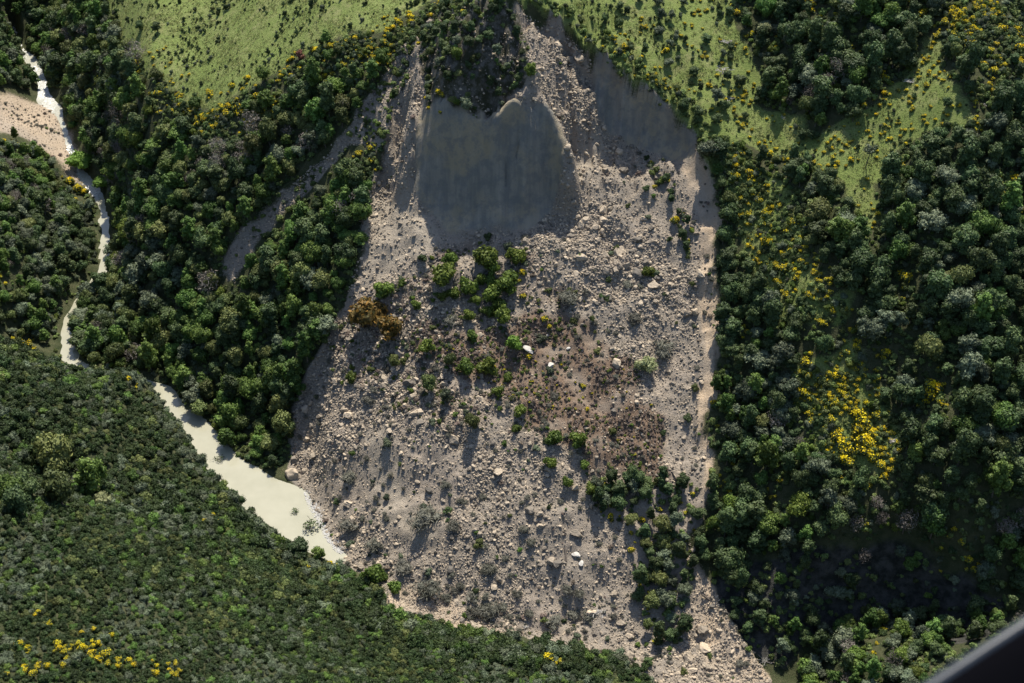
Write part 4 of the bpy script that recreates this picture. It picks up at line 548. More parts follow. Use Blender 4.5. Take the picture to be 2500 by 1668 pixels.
def grow(zones, spacing, seed, mixw, rlo, rhi, where, dens=None, exclude=('slip', 'chute', 'leftdebris')):
    x, y, z = dart(zones, spacing, seed, dens, pad_river=None, exclude=exclude)
    d_, _, w_ = line_dist(x, y, [(p[0], p[1], p[3]) for p in RIVER]); m_ = d_ > w_ + np.where(y > 325, np.where('leftbank' in zones, 3.6, 1.4), .6); x, y, z = x[m_], y[m_], z[m_]
    r = np.random.RandomState(seed + 1); ks = list(mixw); w = np.array([mixw[k] for k in ks], float); w /= w.sum()
    # kinds grow in patches
    f = np.clip(lattice_noise(x, y, 16, seed) + 0.5 + 0.45 * r.normal(size=len(x)), 0.001, 0.999)
    q = np.argsort(np.argsort(f)) / max(1, len(f)); kk = np.searchsorted(np.cumsum(w), q)
    for a, b, c, k in zip(x, y, z, np.clip(kk, 0, len(ks) - 1)):
        kd = ks[k]; s = rlo + (rhi - rlo) * r.rand() ** 1.4
        TX.append((a, b, c, kd, r.randint(len(KINDS[kd])), r.rand() * 6.28, s, s * r.uniform(.75, 1.3), where))
def gappy(lo, hi, seed, sc=11.0):
    return lambda x, y: np.clip(lo + (hi - lo) * (fbm(x, y, sc, seed, 2) + 0.62) * 1.15, 0, 1)
grow(['forestl'], 3.6, 11, {'green': 4.2, 'dark': 3.2, 'olive': 2.2, 'grey': 1.3, 'dead': .5, 'fresh': .25}, 1.4, 3.6, 'forest between the river and the slip', lambda x, y: gappy(0.55, 1.1, 3)(x, y) * np.where(zone(x, y, 'crestscrub'), .12, np.where(zone(x, y, 'gorseline'), .35, 1)), exclude=('slip', 'chute', 'leftdebris', 'grassl'))
grow(['lefttop'], 3.6, 19, {'dark': 4, 'green': 2, 'grey': 1}, 1.6, 3.0, 'forest left of the white rapids')
grow(['leftbank'], 3.3, 12, {'dark': 4, 'grey': 3, 'green': 3, 'dead': .8, 'olive': 1}, 1.5, 2.7, 'forest on the far left river bank')
grow(['forestr'], 3.5, 13, {'dark': 8, 'grey': 1.4, 'green': 1.6, 'olive': .6, 'dead': .25}, 1.5, 3.5, 'forest covering the slope right of the slip', lambda x, y: np.where(zone(x, y, 'strip', 'gorsefield', 'knoll'), 0.05, gappy(0.55, 1.12, 5)(x, y) * np.where(zone(x, y, 'trgorse'), .3, 1) * np.where(zone(x, y + 3.5, 'strip', 'gorsefield', 'grassr'), .35, 1)), exclude=('slip', 'grassr', 'cliff'))
grow(['grassr'], 6.5, 14, {'dark': 5, 'grey': 2}, 1.0, 2.0, 'pasture right of the slip', gappy(-0.25, 0.7, 8, 20.0))
grow(['hillock'], 3.4, 15, {'green': 3, 'grey': 4, 'dark': 2, 'fresh': 1.2, 'dead': .8}, 1.4, 2.7, 'shady knoll at the bottom right corner', gappy(0.5, 1.0, 9), exclude=('slip', 'cliff'))
grow(['cliff'], 4.2, 16, {'dark': 5, 'grey': 2, 'green': 2}, 1.2, 2.4, 'shaded bluff below the right hand forest', gappy(0.0, 0.9, 10))
grow(['slipveg'], 3.3, 17, {'dark': 6, 'grey': 2, 'olive': 1.5}, 1.3, 2.5, 'scrub belt at the lower right edge of the slip', gappy(0.6, 1.2, 12), exclude=())
grow(['upper', 'slipveg2'], 3.6, 18, {'dark': 6, 'olive': 1.5, 'grey': 1.5}, 0.9, 1.7, 'shadowed slope under the crest of the slip', gappy(0.1, 1.0, 14), exclude=('scarp',))
T = np.array([(a[0], a[1], a[2], a[6], KIND_ID[(a[3], a[4])], a[5], a[7]) for a in TX])
# keep clear of the hand-placed things
hand = np.array([(p[0], p[1], p[2]) for k in ('river_willow', 'lone_tree', 'round_tree', 'big_tree', 'grey_tree', 'pale_tree', 'bright_tree', 'lake_bush', 'gorse_hand', 'grass_tree', 'branch_pile') for p in SPOTS[k]])
dmin = np.sqrt(((T[:, None, :2] - hand[None, :, :2]) ** 2).sum(-1)); okt = (dmin > 0.62 * (T[:, 3:4] + hand[None, :, 2])).all(1)
# gorse and bare ground stay open to the sky on their downhill side
gh = np.array([(p[0], p[1], p[2]) for p in SPOTS['gorse_hand']]); ddx = np.abs(T[:, None, 0] - gh[None, :, 0]); ddy = T[:, None, 1] - gh[None, :, 1]; hgt = T[:, 3:4] * 2.3
okt &= ~((ddx < 0.75 * T[:, 3:4] + gh[None, :, 2] * .6) & (ddy < 1.2 * T[:, 3:4]) & (ddy > -1.0 * hgt)).any(1)
for off in (1.5, 3.0, 4.5, 6.0, 7.0): okt &= ~zone(T[:, 0], T[:, 1] + off, 'chute', amp=1.5)
wl = np.array([(p[0], p[1], p[2]) for p in SPOTS['river_willow']]); ddx = np.abs(T[:, None, 0] - wl[None, :, 0]); ddy = T[:, None, 1] - wl[None, :, 1]; okt &= ~((ddx < wl[None, :, 2] + T[:, 3:4]) & (ddy < 1) & (ddy > -9)).any(1)
TX = [a for a, k in zip(TX, okt) if k]; T = T[okt]
ia, ib = split(show_size(T[:, 0], T[:, 1], T[:, 2], T[:, 3]), 262); sr = dict(zip(ia, sizes(T[ia, 3])))
for i in ia:
    x, y, z, kd, vi, rz, s, sz, where = TX[i]
    name_it(put_tree(kd, vi, (x, y, z), rz, (s, s, sz)), sr[i], LOOK[kd] + ' tree', 'tree', 'trees in the ' + where, x, y, z + 1.5 * s)
R0 = np.random.RandomState(5)
tilt = lambda n, a: np.c_[R0.normal(size=n) * a, R0.normal(size=n) * a, R0.rand(n) * 6.283]
scatter('forest', T[ib, :3], np.c_[R0.normal(size=len(ib)) * .06, R0.normal(size=len(ib)) * .06, T[ib, 5]], np.c_[T[ib, 3], T[ib, 3], T[ib, 6]], T[ib, 4], [KINDS[k][i][2] for k, i in KIND_LIST], 'dense dark forest of small crowned trees covering the valley sides', 'forest')
# single trees that stand out
for j, (x, y, s) in enumerate(SPOTS['river_willow']):
    put_tree('lime', 0, (x, y, height(x, y)), j * 2.1, (s * 1.05, s * 1.05, s * 0.8), ('large lime green willow beside the white rapids', 'smaller lime green willow at the head of the river pool')[j], name='willow_tree')
GT = [('dead', 'silvery dead tree, biggest of the bleached trees on the right hand slope'), ('dead', 'silvery dead tree at the edge of the dark bluff, leftmost on that slope'), ('dead', 'small grey dead tree above the biggest bleached tree'), ('dead', 'thin grey dead tree lowest on the dark bluff'), ('dead', 'grey dead tree just beside the biggest bleached tree'),
      ('dead', 'tall grey purple tree, largest of the dying trees above the rapids'), ('dead', 'grey purple dying tree in the middle of the trees above the rapids'), ('dead', 'narrow grey dying tree below the others above the rapids'), ('dead', 'grey dying tree nearest the rapids at the upper left'), ('dead', 'small dead tree left of the yellow gorse field')]
for j, (x, y, s) in enumerate(SPOTS['grey_tree']): put_tree('dead', j % 2, (x, y, height(x, y)), j * 1.3, (s, s, s * 1.1), GT[j][1], 'dead grey trees', 'dead_tree')
PL = ['pale flowering tree high in the dark right hand forest', 'pale flowering tree just below the upper pale one', 'round silvery green tree beside the right edge of the slip', 'white flowering shrub tree above the near scrub slope']
for j, (x, y, s) in enumerate(SPOTS['pale_tree']): put_tree('grey' if j == 2 else 'pale', 0, (x, y, height(x, y)), j, (s, s, s), PL[j], name='flowering_tree')
BL_EXTRA = ['bright green tree alone on the gully below the crest', 'bright green bush in the dark scrub below the crest']
BL = ['bright green pointed tree above the dark bluff', 'bright yellow green tree at the foot of the slip edge', 'bright green tree beside the bare right edge track']
for j, (x, y, s) in enumerate(SPOTS['bright_tree']): put_tree('fresh', j % 2, (x, y, height(x, y)), j, (s, s, s * 1.15), (BL + BL_EXTRA)[j], name='bright_tree')
for j, (x, y, s) in enumerate(SPOTS['big_tree']): put_tree(('olive', 'green', 'dark')[j % 3], j % 2, (x, y, height(x, y) - 0.3), j * 1.7, (s * 1.15, s * 1.15, s * 1.35), ['olive tree with the broadest crown, back of the shaded near hill hollow', 'green tree at the right of the shaded hollow on the near hill', 'dark slim tree at the left of the shaded hollow on the near hill', 'olive tree at the front of the shaded hollow on the near hill', 'green tree at the left frame edge beside the near hill hollow', 'dark tree lowest in the shaded hollow on the near hill'][j], 'large trees in the hollow of the near hill', 'hollow_tree')
for j, (x, y, s) in enumerate(SPOTS['round_tree']): put_tree(('dark', 'pale', 'grey')[j], 0, (x, y, height(x, y)), j, (s, s, s * 1.05), ('round dark tree standing alone below the pasture forest clump', 'pale cream tree at the edge of the upper right forest', 'smooth grey green round tree in the upper right forest')[j], name='round_tree')
for j, (x, y, s) in enumerate(SPOTS['grass_tree']): put_tree('dark', j, (x, y, height(x, y)), j, (s, s, s * 1.1), ('dark tree at the lower left edge of the upper pasture', 'dark cone shaped tree out on the upper left pasture')[j], name='pasture_tree')
for j, (x, y, s) in enumerate(SPOTS['lake_bush']): put_tree(('dark', 'green')[j], 1, (x, y, height(x, y) - 0.6), j, (s, s, s * 0.75), ('round dark bush at the near edge of the lake', 'green bush beside the round dark lakeside bush')[j], name='lakeside_bush')
for j, (x, y, s) in enumerate(SPOTS['olive_tree']): put_tree('olive' if j != 1 else 'grey', j % 2, (x, y, height(x, y)), j, (s * .9, s * .9, s * 1.15), ['olive tree in the middle of the debris casting a long shadow', 'grey green tree casting a shadow beside the olive one', 'olive tree lower down in the middle of the debris', 'small olive tree left in the debris by pale rocks', 'olive shrub tree between green bushes on the debris'][j], name='surviving_tree')
# lone tree with a bare trunk on the pasture
x, y, s = SPOTS['lone_tree'][0]; z = float(height(x, y))
e = bpy.data.objects.new('lone_tree', None); COL.objects.link(e); e.location = (x, y, z)
tag(e, 'lone tree with a tall bare trunk on the right hand pasture', 'tree')
V, F = limb_tubes([((0, 0, -.5), (.15, 0, 2.4), .17, .14), ((.15, 0, 2.4), (.5, .1, 4.8), .14, .1), ((.5, .1, 4.8), (1.3, .3, 6.2), .08, .03), ((.5, .1, 4.8), (-.3, .2, 6.3), .08, .03), ((.4, .1, 4.2), (1.2, -.6, 5.4), .06, .02)])
link('trunk', make_mesh('lone_trunk', V, F, [bark]), e)
cm = crown_mesh('lone_crown', 77, 2.0, 4.4, 7.2, 7, 260, 0.26, [LEAF['grey']], core=0.5); link('crown', cm, e)
# ------------------------------------------------------------------ near hill scrub
def shrub_kind(name, leaf, seed, n=460, size=0.12, zt=1.25, nl=5, **kw):
    cm = crown_mesh(name + '_foliage', seed, 1.0, -0.1, zt, nl, n, size, [LEAF[leaf]], **kw)
    r = random.Random(seed); segs = []
    for i in range(5):
        a = i * 1.26; segs.append(((0, 0, -0.5), (math.cos(a) * .5, math.sin(a) * .5, zt * r.uniform(.45, .7)), .05, .02))
    V, F = limb_tubes(segs, 4); tm = make_mesh(name + '_stems', V, F, [bark]); return cm, tm, joined(name, [cm, tm])
SHR = {'scrub': [shrub_kind('manuka', 'scrub', 400 + i) for i in range(4)], 'sgrey': [shrub_kind('grey_manuka', 'grey', 420 + i) for i in range(2)], 'solive': [shrub_kind('olive_manuka', 'olive', 430 + i) for i in range(2)],
       'sgreen': [shrub_kind('green_shrub', 'green', 440 + i) for i in range(2)], 'fresh': [shrub_kind('fresh_shrub', 'fresh', 450 + i, zt=1.5) for i in range(3)], 'dark': [shrub_kind('dark_shrub', 'dark', 460 + i) for i in range(3)],
       'brush': [shrub_kind('brush', 'brush', 470 + i, n=520, size=0.2, aspect=0.14, jitter=1.2, core=0.62, spread=0.22, zt=1.0) for i in range(3)], 'lime': [shrub_kind('lime_shrub', 'lime', 480, zt=1.6)], 'orange': [shrub_kind('orange_shrub', 'orange', 490 + i, zt=1.7) for i in range(2)],
       'pale': [shrub_kind('pale_shrub', 'pale', 495)], 'red': [shrub_kind('red_shrub', 'red', 497, zt=2.0)], 'fern': [shrub_kind('fern', 'fern', 500 + i, n=240, size=0.17, zt=0.9) for i in range(3)], 'heath': [shrub_kind('heath', 'heath', 510 + i, n=150, size=0.22, aspect=0.3, zt=0.7) for i in range(2)]}
def put_shrub(kind, i, loc, rz, s, label, group=None, name='shrub', cat='shrub'):
    cm, tm, _ = SHR[kind][i % len(SHR[kind])]
    e = bpy.data.objects.new(name, None); COL.objects.link(e); e.location = loc; e.rotation_euler = (0, 0, rz); e.scale = s; e.empty_display_size = 0.3
    tag(e, label, cat, group); link('foliage', cm, e); link('stems', tm, e); return e
SL = [(k, i) for k in SHR for i in range(len(SHR[k]))]; SID = {ki: n for n, ki in enumerate(SL)}; SMESH = [SHR[k][i][2] for k, i in SL]
xa, ya, za = dart(['nearhill'], 1.45, 31, lambda x, y: (y + .3 * x < 205 + 12 * lattice_noise(x, y, 30, 5)).astype(float), pad_river=0.6, amp=1.5, exclude=())
xb, yb, zb = dart(['nearhill'], 2.05, 32, lambda x, y: (y + .3 * x >= 205 + 12 * lattice_noise(x, y, 30, 5)).astype(float), pad_river=0.6, amp=1.5, exclude=())
x, y, z = np.r_[xa, xb], np.r_[ya, yb], np.r_[za, zb]; fine_part = np.arange(len(x)) < len(xa)
n = len(x); f = lattice_noise(x, y, 13, 91) + 0.35 * R0.normal(size=n); edge_d = -lattice_noise(x, y, 40, 95)
kk = np.where(f > 0.42, SID[('sgrey', 0)], np.where(f < -0.52, SID[('solive', 0)], np.where((f > .15) & (f < .27), SID[('sgreen', 0)], SID[('scrub', 0)])))
ld, _, _ = line_dist(x, y, [(p[0], p[1], 0) for p in RIVER]); kk = np.where((ld < 13) & (R0.rand(n) < .55), SID[('sgrey', 0)], kk)
kk = kk + np.where(kk == SID[('scrub', 0)], R0.randint(0, 4, n), R0.randint(0, 2, n))
s = (0.95 + 0.85 * R0.rand(n) ** 2.2) * (1.08 + 0.5 * fbm(x, y, 18, 97, 2)) * np.where(fine_part, .72, 1.1) * np.where(zone(x, y, 'nearhill', amp=0), 1, 0.9)
hb = np.array([(p[0], p[1]) for p in SPOTS['big_tree']]); s = s * np.where(np.sqrt(((np.c_[x, y][:, None] - hb[None]) ** 2).sum(-1)).min(1) < 2.0, 0.6, 1)
NH = np.c_[x, y, z, s]
ia, ib = split(show_size(x, y, z, s), 300); sr = dict(zip(ia, sizes(s[ia])))
NAMES = {'scrub': 'dark green', 'sgrey': 'grey green', 'solive': 'olive brown', 'sgreen': 'mid green'}
rz = R0.rand(n) * 6.28; szz = s * R0.uniform(.8, 1.25, n)
for i in ia:
    kd, vi = SL[kk[i]]; name_it(put_shrub(kd, vi, (x[i], y[i], z[i]), rz[i], (s[i], s[i], szz[i]), None, None, 'manuka_shrub'), sr[i], NAMES[kd] + ' manuka shrub', 'shrub', 'manuka shrubs of the near canopy', x[i], y[i], z[i] + 1)
scatter('scrub_canopy', np.c_[x, y, z][ib], np.c_[R0.normal(size=len(ib)) * .1, R0.normal(size=len(ib)) * .1, rz[ib]], np.c_[s, s, szz][ib], kk[ib], SMESH, 'closed dark green manuka scrub canopy on the near hillside', 'scrub')
# ------------------------------------------------------------------ gorse
def gorse_kind(seed, nb, ng):
    r = np.random.RandomState(seed); lobes = [(np.array([0, 0, .35]), np.array([.75, .75, .5]))]
    for i in range(6): a = i * 1.05 + r.rand(); q = .35 + .3 * r.rand(); lobes.append((np.array([q * math.cos(a), q * math.sin(a), .4 + .25 * r.rand()]), np.array([.38, .38, .36]) * (.7 + .6 * r.rand())))
    V, F, ti = leaf_cloud(r, lobes, ng, .15); cv, cf = cores(r, lobes, .8)
    fol = make_mesh('gorse_foliage', np.vstack([V, cv]), [tuple(q) for q in F.tolist()] + [tuple(q) for q in (cf + len(V)).tolist()], [LEAF['gorse']], tint=list(ti) + [.2] * len(cf))
    k = r.choice(len(lobes), max(3, len(lobes) - 2), replace=False); l2 = [(lobes[i][0] + np.array([0, 0, .06]), lobes[i][1] * 1.07) for i in k]
    V, F, ti = leaf_cloud(r, l2, nb, .12, up_bias=.9, jitter=.9); blo = make_mesh('gorse_bloom', V, [tuple(q) for q in F.tolist()], [LEAF['bloom']], tint=ti)
    return fol, blo, joined('gorse', [fol, blo])
GK = [gorse_kind(600, 190, 170), gorse_kind(601, 130, 190), gorse_kind(602, 70, 210)]
G = [(p[0], p[1], max(.5, p[2] * .85), j % 2) for j, p in enumerate(SPOTS['gorse_hand'])]
def more_gorse(zones, spacing, seed, dens, lo, hi, v):
    x, y, z = dart(zones, spacing, seed, dens, exclude=())
    r = np.random.RandomState(seed)
    for a, b in zip(x, y): G.append((a, b, r.uniform(lo, hi), v if r.rand() < .6 else r.randint(3)))
def more_patches(zones, spacing, seed, sc, thr, lo, hi, v): more_gorse(zones, spacing, seed, lambda x, y: np.clip((fbm(x, y, sc, seed, 2) - thr) * 4, 0, .8), lo, hi, v)
near_hand = lambda rad: (lambda x, y: np.exp(-(np.sqrt(((np.c_[x, y][:, None] - GH[None]) ** 2).sum(-1)).min(1) / rad) ** 2) * 0.8)
GH = np.array([(p[0], p[1]) for p in SPOTS['gorse_hand']])
more_gorse(['grassr', 'strip', 'gorsefield', 'forestr'], 1.7, 41, lambda x, y: near_hand(2.6)(x, y) * .42, .4, .8, 1)
more_gorse(['forestl', 'leftbank', 'grassl'], 1.7, 42, lambda x, y: near_hand(2.4)(x, y) * .42, .4, .8, 1)
more_patches(['gorseline', 'crestscrub'], 1.6, 48, 8, .0, .5, 1.0, 1)
more_patches(['trgorse'], 1.7, 49, 8, .0, .5, 1.0, 1)
more_gorse(['nearhill'], 1.6, 43, lambda x, y: near_hand(1.8)(x, y) * .35, .4, .7, 1)
more_gorse(['gorsefield'], 1.7, 44, lambda x, y: np.clip(.45 + 1.2 * fbm(x, y, 7, 14, 2), .05, .8), .35, .85, 1)
more_gorse(['grassr'], 3.2, 47, lambda x, y: np.clip(.25 + .9 * fbm(x, y, 15, 15, 2), 0, .7), .35, .85, 1)
more_gorse(['strip', 'slipveg', 'slipveg2'], 2.1, 45, lambda x, y: np.clip(.22 + .9 * fbm(x, y, 8, 16, 2), 0, .8), .4, .8, 2)
more_gorse(['heath'], 2.2, 46, lambda x, y: np.clip(fbm(x, y, 9, 4, 2) * 2 - .1, 0, .4), .3, .6, 2)
G = np.array(G); gz = height(G[:, 0], G[:, 1])
# on the scrubby near hill and in forest, gorse stands as high as the canopy round it
nhz = zone(G[:, 0], G[:, 1], 'nearhill', amp=0); gz = gz + np.where(nhz, 1.1, 0)
def in_forest(x, y): return zone(x, y, 'forestl', 'leftbank', 'forestr', amp=0)
inf = in_forest(G[:, 0], G[:, 1]); grz = R0.rand(len(G)) * 6.28; gsc = G[:, 2] * np.where(inf, 1.2, 1.0)
ia, ib = split(show_size(G[:, 0], G[:, 1], gz, gsc), 300); sr = dict(zip(ia, sizes(gsc[ia])))
def gwhere(x, y):
    for zn, tx in (('nearhill', 'on the near scrub hill'), ('gorsefield', 'in the yellow field on the right hand spur'), ('strip', 'on the grassy spur beside the slip'), ('grassr', 'on the right hand pasture'), ('heath', 'on the brown heath of the debris'), ('slip', 'on the landslide debris'), ('leftbank', 'on the far left river bank'), ('forestr', 'in the right hand forest'), ('forestl', 'in the forest between river and pasture'), ('grassl', 'along the edge of the upper left pasture')):
        if zone(np.array([x]), np.array([y]), zn, amp=0)[0]: return tx
    return 'along the valley side'
for i in ia:
    w = gwhere(G[i, 0], G[i, 1]); fol, blo, _ = GK[int(G[i, 3])]
    e = bpy.data.objects.new('gorse_bush', None); COL.objects.link(e); e.location = (G[i, 0], G[i, 1], gz[i]); e.rotation_euler = (0, 0, grz[i]); e.scale = (gsc[i], gsc[i], gsc[i] * 1.1); e.empty_display_size = .3
    name_it(e, sr[i], 'yellow flowering gorse bush', 'gorse', 'gorse bushes ' + w, G[i, 0], G[i, 1], gz[i]); link('foliage', fol, e); link('blossom', blo, e)
scatter('gorse_thicket', np.c_[G[:, :2], gz][ib], np.c_[0 * grz[ib], 0 * grz[ib], grz[ib]], np.c_[gsc, gsc, gsc][ib], G[ib, 3].astype(int), [g[2] for g in GK], 'scattered small yellow flowering gorse among grass and scrub', 'gorse')
# ------------------------------------------------------------------ shrubs on the debris
for key, kd, nm, txt in (('green_shrub', 'fresh', 'green_shrub', 'bright green shrub'), ('lime_shrub', 'lime', 'lime_shrub', ''), ('pale_shrub', 'pale', 'pale_shrub', ''), ('orange_shrub', 'orange', 'orange_shrub', ''), ('grey_brush', 'brush', 'uprooted_brush', 'grey brown clump of uprooted brush'), ('red_shrub', 'red', 'red_shrub', '')):
    one = {'lime_shrub': ['round lime green shrub beside the large pale boulder'], 'pale_shrub': ['pale green leaning shrub on the right of the debris'], 'orange_shrub': ['large orange leaved shrub at the left of the debris', 'second orange brown shrub, lower and right of the large one'], 'red_shrub': ['dark red shrub at the edge of the upper left pasture']}.get(key)
    for j, (x, y, s) in enumerate(SPOTS[key]):
        lab = one[j] if one else txt + (' in the green clump below the scarp' if key == 'green_shrub' and y > 300 else ' on the landslide debris')
        s *= 1.35 if kd in ('fresh', 'orange') else 1.1
        o = put_shrub(kd, j, (x, y, height(x, y) - .1), j * 1.9, (s, s, s * (1.15 if kd != 'brush' else .8)), lab, None, nm)
        if not one: name_it(o, 'small' if s < 1.4 else 'large' if s > 2.4 else '', txt, 'shrub', lab, x, y, float(height(x, y)) + s)
bx_, by_, bz_ = dart(['slip'], 5.2, 76, lambda x, y: np.clip(.25 + .9 * fbm(x, y, 24, 62, 2), 0, .75), exclude=('scarp', 'scarpr', 'fine', 'fine2', 'tan', 'slipveg', 'upper'))
for i in range(len(bx_)):
    if not in_view(bx_[i], by_[i], bz_[i], .99): continue
    kd = ('brush', 'brush', 'solive', 'sgrey', 'dark')[R0.randint(5)]; sz_ = .55 + 1.0 * R0.rand() ** 1.8
    name_it(put_shrub(kd, i, (bx_[i], by_[i], bz_[i] - .1), R0.rand() * 6.28, (sz_, sz_ * R0.uniform(.7, 1.2), sz_ * R0.uniform(.8, 1.3)), None, None, 'debris_shrub'), 'small' if sz_ < .8 else '', {'brush': 'grey brown brush', 'solive': 'olive shrub', 'sgrey': 'grey green shrub', 'dark': 'dark green shrub'}[kd], 'shrub', 'scattered shrubs on the landslide debris', bx_[i], by_[i], bz_[i])
# small shrubs on the pastures
x, y, z = dart(['grassl', 'grassr', 'strip', 'gorsefield'], 1.55, 51, lambda x, y: np.clip(.2 + .9 * fbm(x, y, 14, 6, 3), .05, .8), exclude=('slip',)); n = len(x)
s = .18 + .7 * R0.rand(n) ** 2.6 + .15 * (fbm(x, y, 25, 8, 2) > .1); kk = np.where(R0.rand(n) < .7, SID[('dark', 0)] + R0.randint(0, 3, n), np.where(R0.rand(n) < .6, SID[('sgrey', 0)], SID[('solive', 0)]) + R0.randint(0, 2, n))
rz = R0.rand(n) * 6.28; szz = s * R0.uniform(1.0, 1.7, n); ia, ib = split(show_size(x, y, z, s), 260); sr = dict(zip(ia, sizes(s[ia])))
for i in ia:
    kd, vi = SL[kk[i]]; w = 'upper left pasture' if x[i] < 0 else 'right hand pasture'; c = {'dark': 'dark', 'sgrey': 'grey green', 'solive': 'olive'}[kd]
    name_it(put_shrub(kd, vi, (x[i], y[i], z[i]), rz[i], (s[i], s[i], szz[i]), None, None, 'pasture_shrub'), sr[i], c + ' pasture shrub', 'shrub', 'small shrubs on the ' + w, x[i], y[i], z[i])
scatter('pasture_scrub', np.c_[x, y, z][ib], np.c_[0 * rz[ib], 0 * rz[ib], rz[ib]], np.c_[s, s, szz][ib], kk[ib], SMESH, 'tiny dark shrubs speckling the pastures', 'shrubs')
# understorey of the forests
pts = []
for zs, sp, sd, dn in ((['forestl'], 1.7, 61, .9), (['leftbank'], 1.9, 62, .9), (['forestr'], 1.7, 63, .95), (['hillock', 'cliff'], 1.8, 64, .75), (['crestscrub', 'gorseline', 'trgorse'], 1.35, 67, .9), (['strip', 'gorsefield', 'slipveg', 'slipveg2'], 1.5, 65, .6), (['upper'], 1.6, 66, .55), (['chute'], 2.0, 68, .35)):
    x, y, z = dart(zs, sp, sd, lambda x, y, dn=dn: dn * np.clip(.7 + 1.2 * fbm(x, y, 8, 9, 2), 0, 1.2), pad_river=.9, exclude=(('leftdebris', 'scarp') if 'chute' in zs else ('chute', 'leftdebris', 'scarp')) + (() if 'upper' in zs or 'slipveg' in zs else ('slip',))); pts.append(np.c_[x, y, z])
gx, gy = np.meshgrid(np.arange(-90, 70, 1.5), np.arange(300, 400, 1.4)); gx = gx.ravel() + R0.uniform(-.6, .6, gx.size); gy = gy.ravel() + R0.uniform(-.6, .6, gy.size)
for rm, lim, pr in ((RIMS[0][:9], 7.5, .7), (RIMS[1][6:] + [(-22., 366., 0), (-5., 376., 0)], 9., .5)):
    d, sd, _ = line_dist(gx, gy, rm); m = (sd < 0) & (d < lim * (1 + fbm(gx, gy, 9, 77, 2))) & (R0.rand(len(gx)) < pr); pts.append(np.c_[gx[m], gy[m], height(gx[m], gy[m])])
U = np.vstack(pts); n = len(U); s = .5 + .8 * R0.rand(n) ** 1.5; q = R0.rand(n)
kk = np.where(q < .62, SID[('fern', 0)] + R0.randint(0, 3, n), np.where(q < .8, SID[('dark', 0)] + R0.randint(0, 3, n), np.where(q < .92, SID[('sgrey', 0)] + R0.randint(0, 2, n), SID[('fresh', 0)] + R0.randint(0, 3, n))))
scatter('undergrowth', U, tilt(n, .15), np.c_[s, s, s * R0.uniform(.8, 1.3, n)], kk, SMESH, 'green and brown undergrowth between the forest trees', 'undergrowth')
# low heath on the debris bench and scattered survivors
x, y, z = dart(['heath'], .85, 71, lambda x, y: np.clip(.5 + 1.2 * fbm(x, y, 7, 19, 3), .03, .9), amp=9, exclude=()); n1 = len(x)
x2, y2, z2 = dart(['slip'], 2.0, 72, lambda x, y: np.clip(.06 + .6 * fbm(x, y, 16, 29, 3), 0, .5), exclude=('scarp', 'scarpr', 'fine', 'tan')); x3, y3, z3 = dart(['deadscrub'], 1.3, 73, lambda x, y: np.clip(.25 + .9 * fbm(x, y, 9, 39, 2), 0, .8), exclude=())
x5, y5, z5 = dart(['midveg'], 1.35, 75, lambda x, y: np.clip(.4 + 1.1 * fbm(x, y, 8, 59, 3), 0, .85), amp=6, exclude=('scarp',))
x4, y4, z4 = dart(['leftdebris'], 2.0, 74, lambda x, y: np.clip(.12 + 1.1 * fbm(x, y, 9, 18, 2), 0, .6), exclude=())
ex, ey = np.meshgrid(np.arange(40, 90, 1.3), np.arange(225, 345, 1.3)); ex = ex.ravel() + R0.uniform(-.6, .6, ex.size); ey = ey.ravel() + R0.uniform(-.6, .6, ey.size); ed, es, _ = line_dist(ex, ey, RIMS[0][7:]); em = (es > 0) & (ed < 4.5) & (R0.rand(ex.size) < np.clip(.12 + .9 * fbm(ex, ey, 9, 88, 2), 0, .6)); x4 = np.r_[x4, ex[em]]; y4 = np.r_[y4, ey[em]]; z4 = height(x4, y4)
P_ = np.vstack([np.c_[x, y, z], np.c_[x2, y2, z2], np.c_[x3, y3, z3], np.c_[x4, y4, z4], np.c_[x5, y5, z5]]); n = len(P_); mid = np.arange(n) >= n - len(x5); first = np.arange(n) < n1
s = np.where(first, .25 + .4 * R0.rand(n) ** 1.5, .3 + .7 * R0.rand(n) ** 2)
q = R0.rand(n); kk = np.where(first, np.where(q < .8, SID[('heath', 0)] + R0.randint(0, 2, n), np.where(q < .92, SID[('solive', 0)] + R0.randint(0, 2, n), SID[('fresh', 0)] + R0.randint(0, 3, n))), np.where(q < .75, SID[('brush', 0)] + R0.randint(0, 3, n), np.where(q < .9, SID[('heath', 0)] + R0.randint(0, 2, n), SID[('sgreen', 0)] + R0.randint(0, 2, n))))
q = R0.rand(n); kk = np.where(mid, np.where(q < .35, SID[('heath', 0)] + R0.randint(0, 2, n), np.where(q < .6, SID[('solive', 0)] + R0.randint(0, 2, n), np.where(q < .8, SID[('brush', 0)] + R0.randint(0, 3, n), np.where(q < .9, SID[('sgrey', 0)] + R0.randint(0, 2, n), SID[('fresh', 0)] + R0.randint(0, 3, n))))), kk)
scatter('heath', P_, tilt(n, .2), np.c_[s, s, s], kk, SMESH, 'low brown heath and broken brush growing on the landslide debris', 'heath')
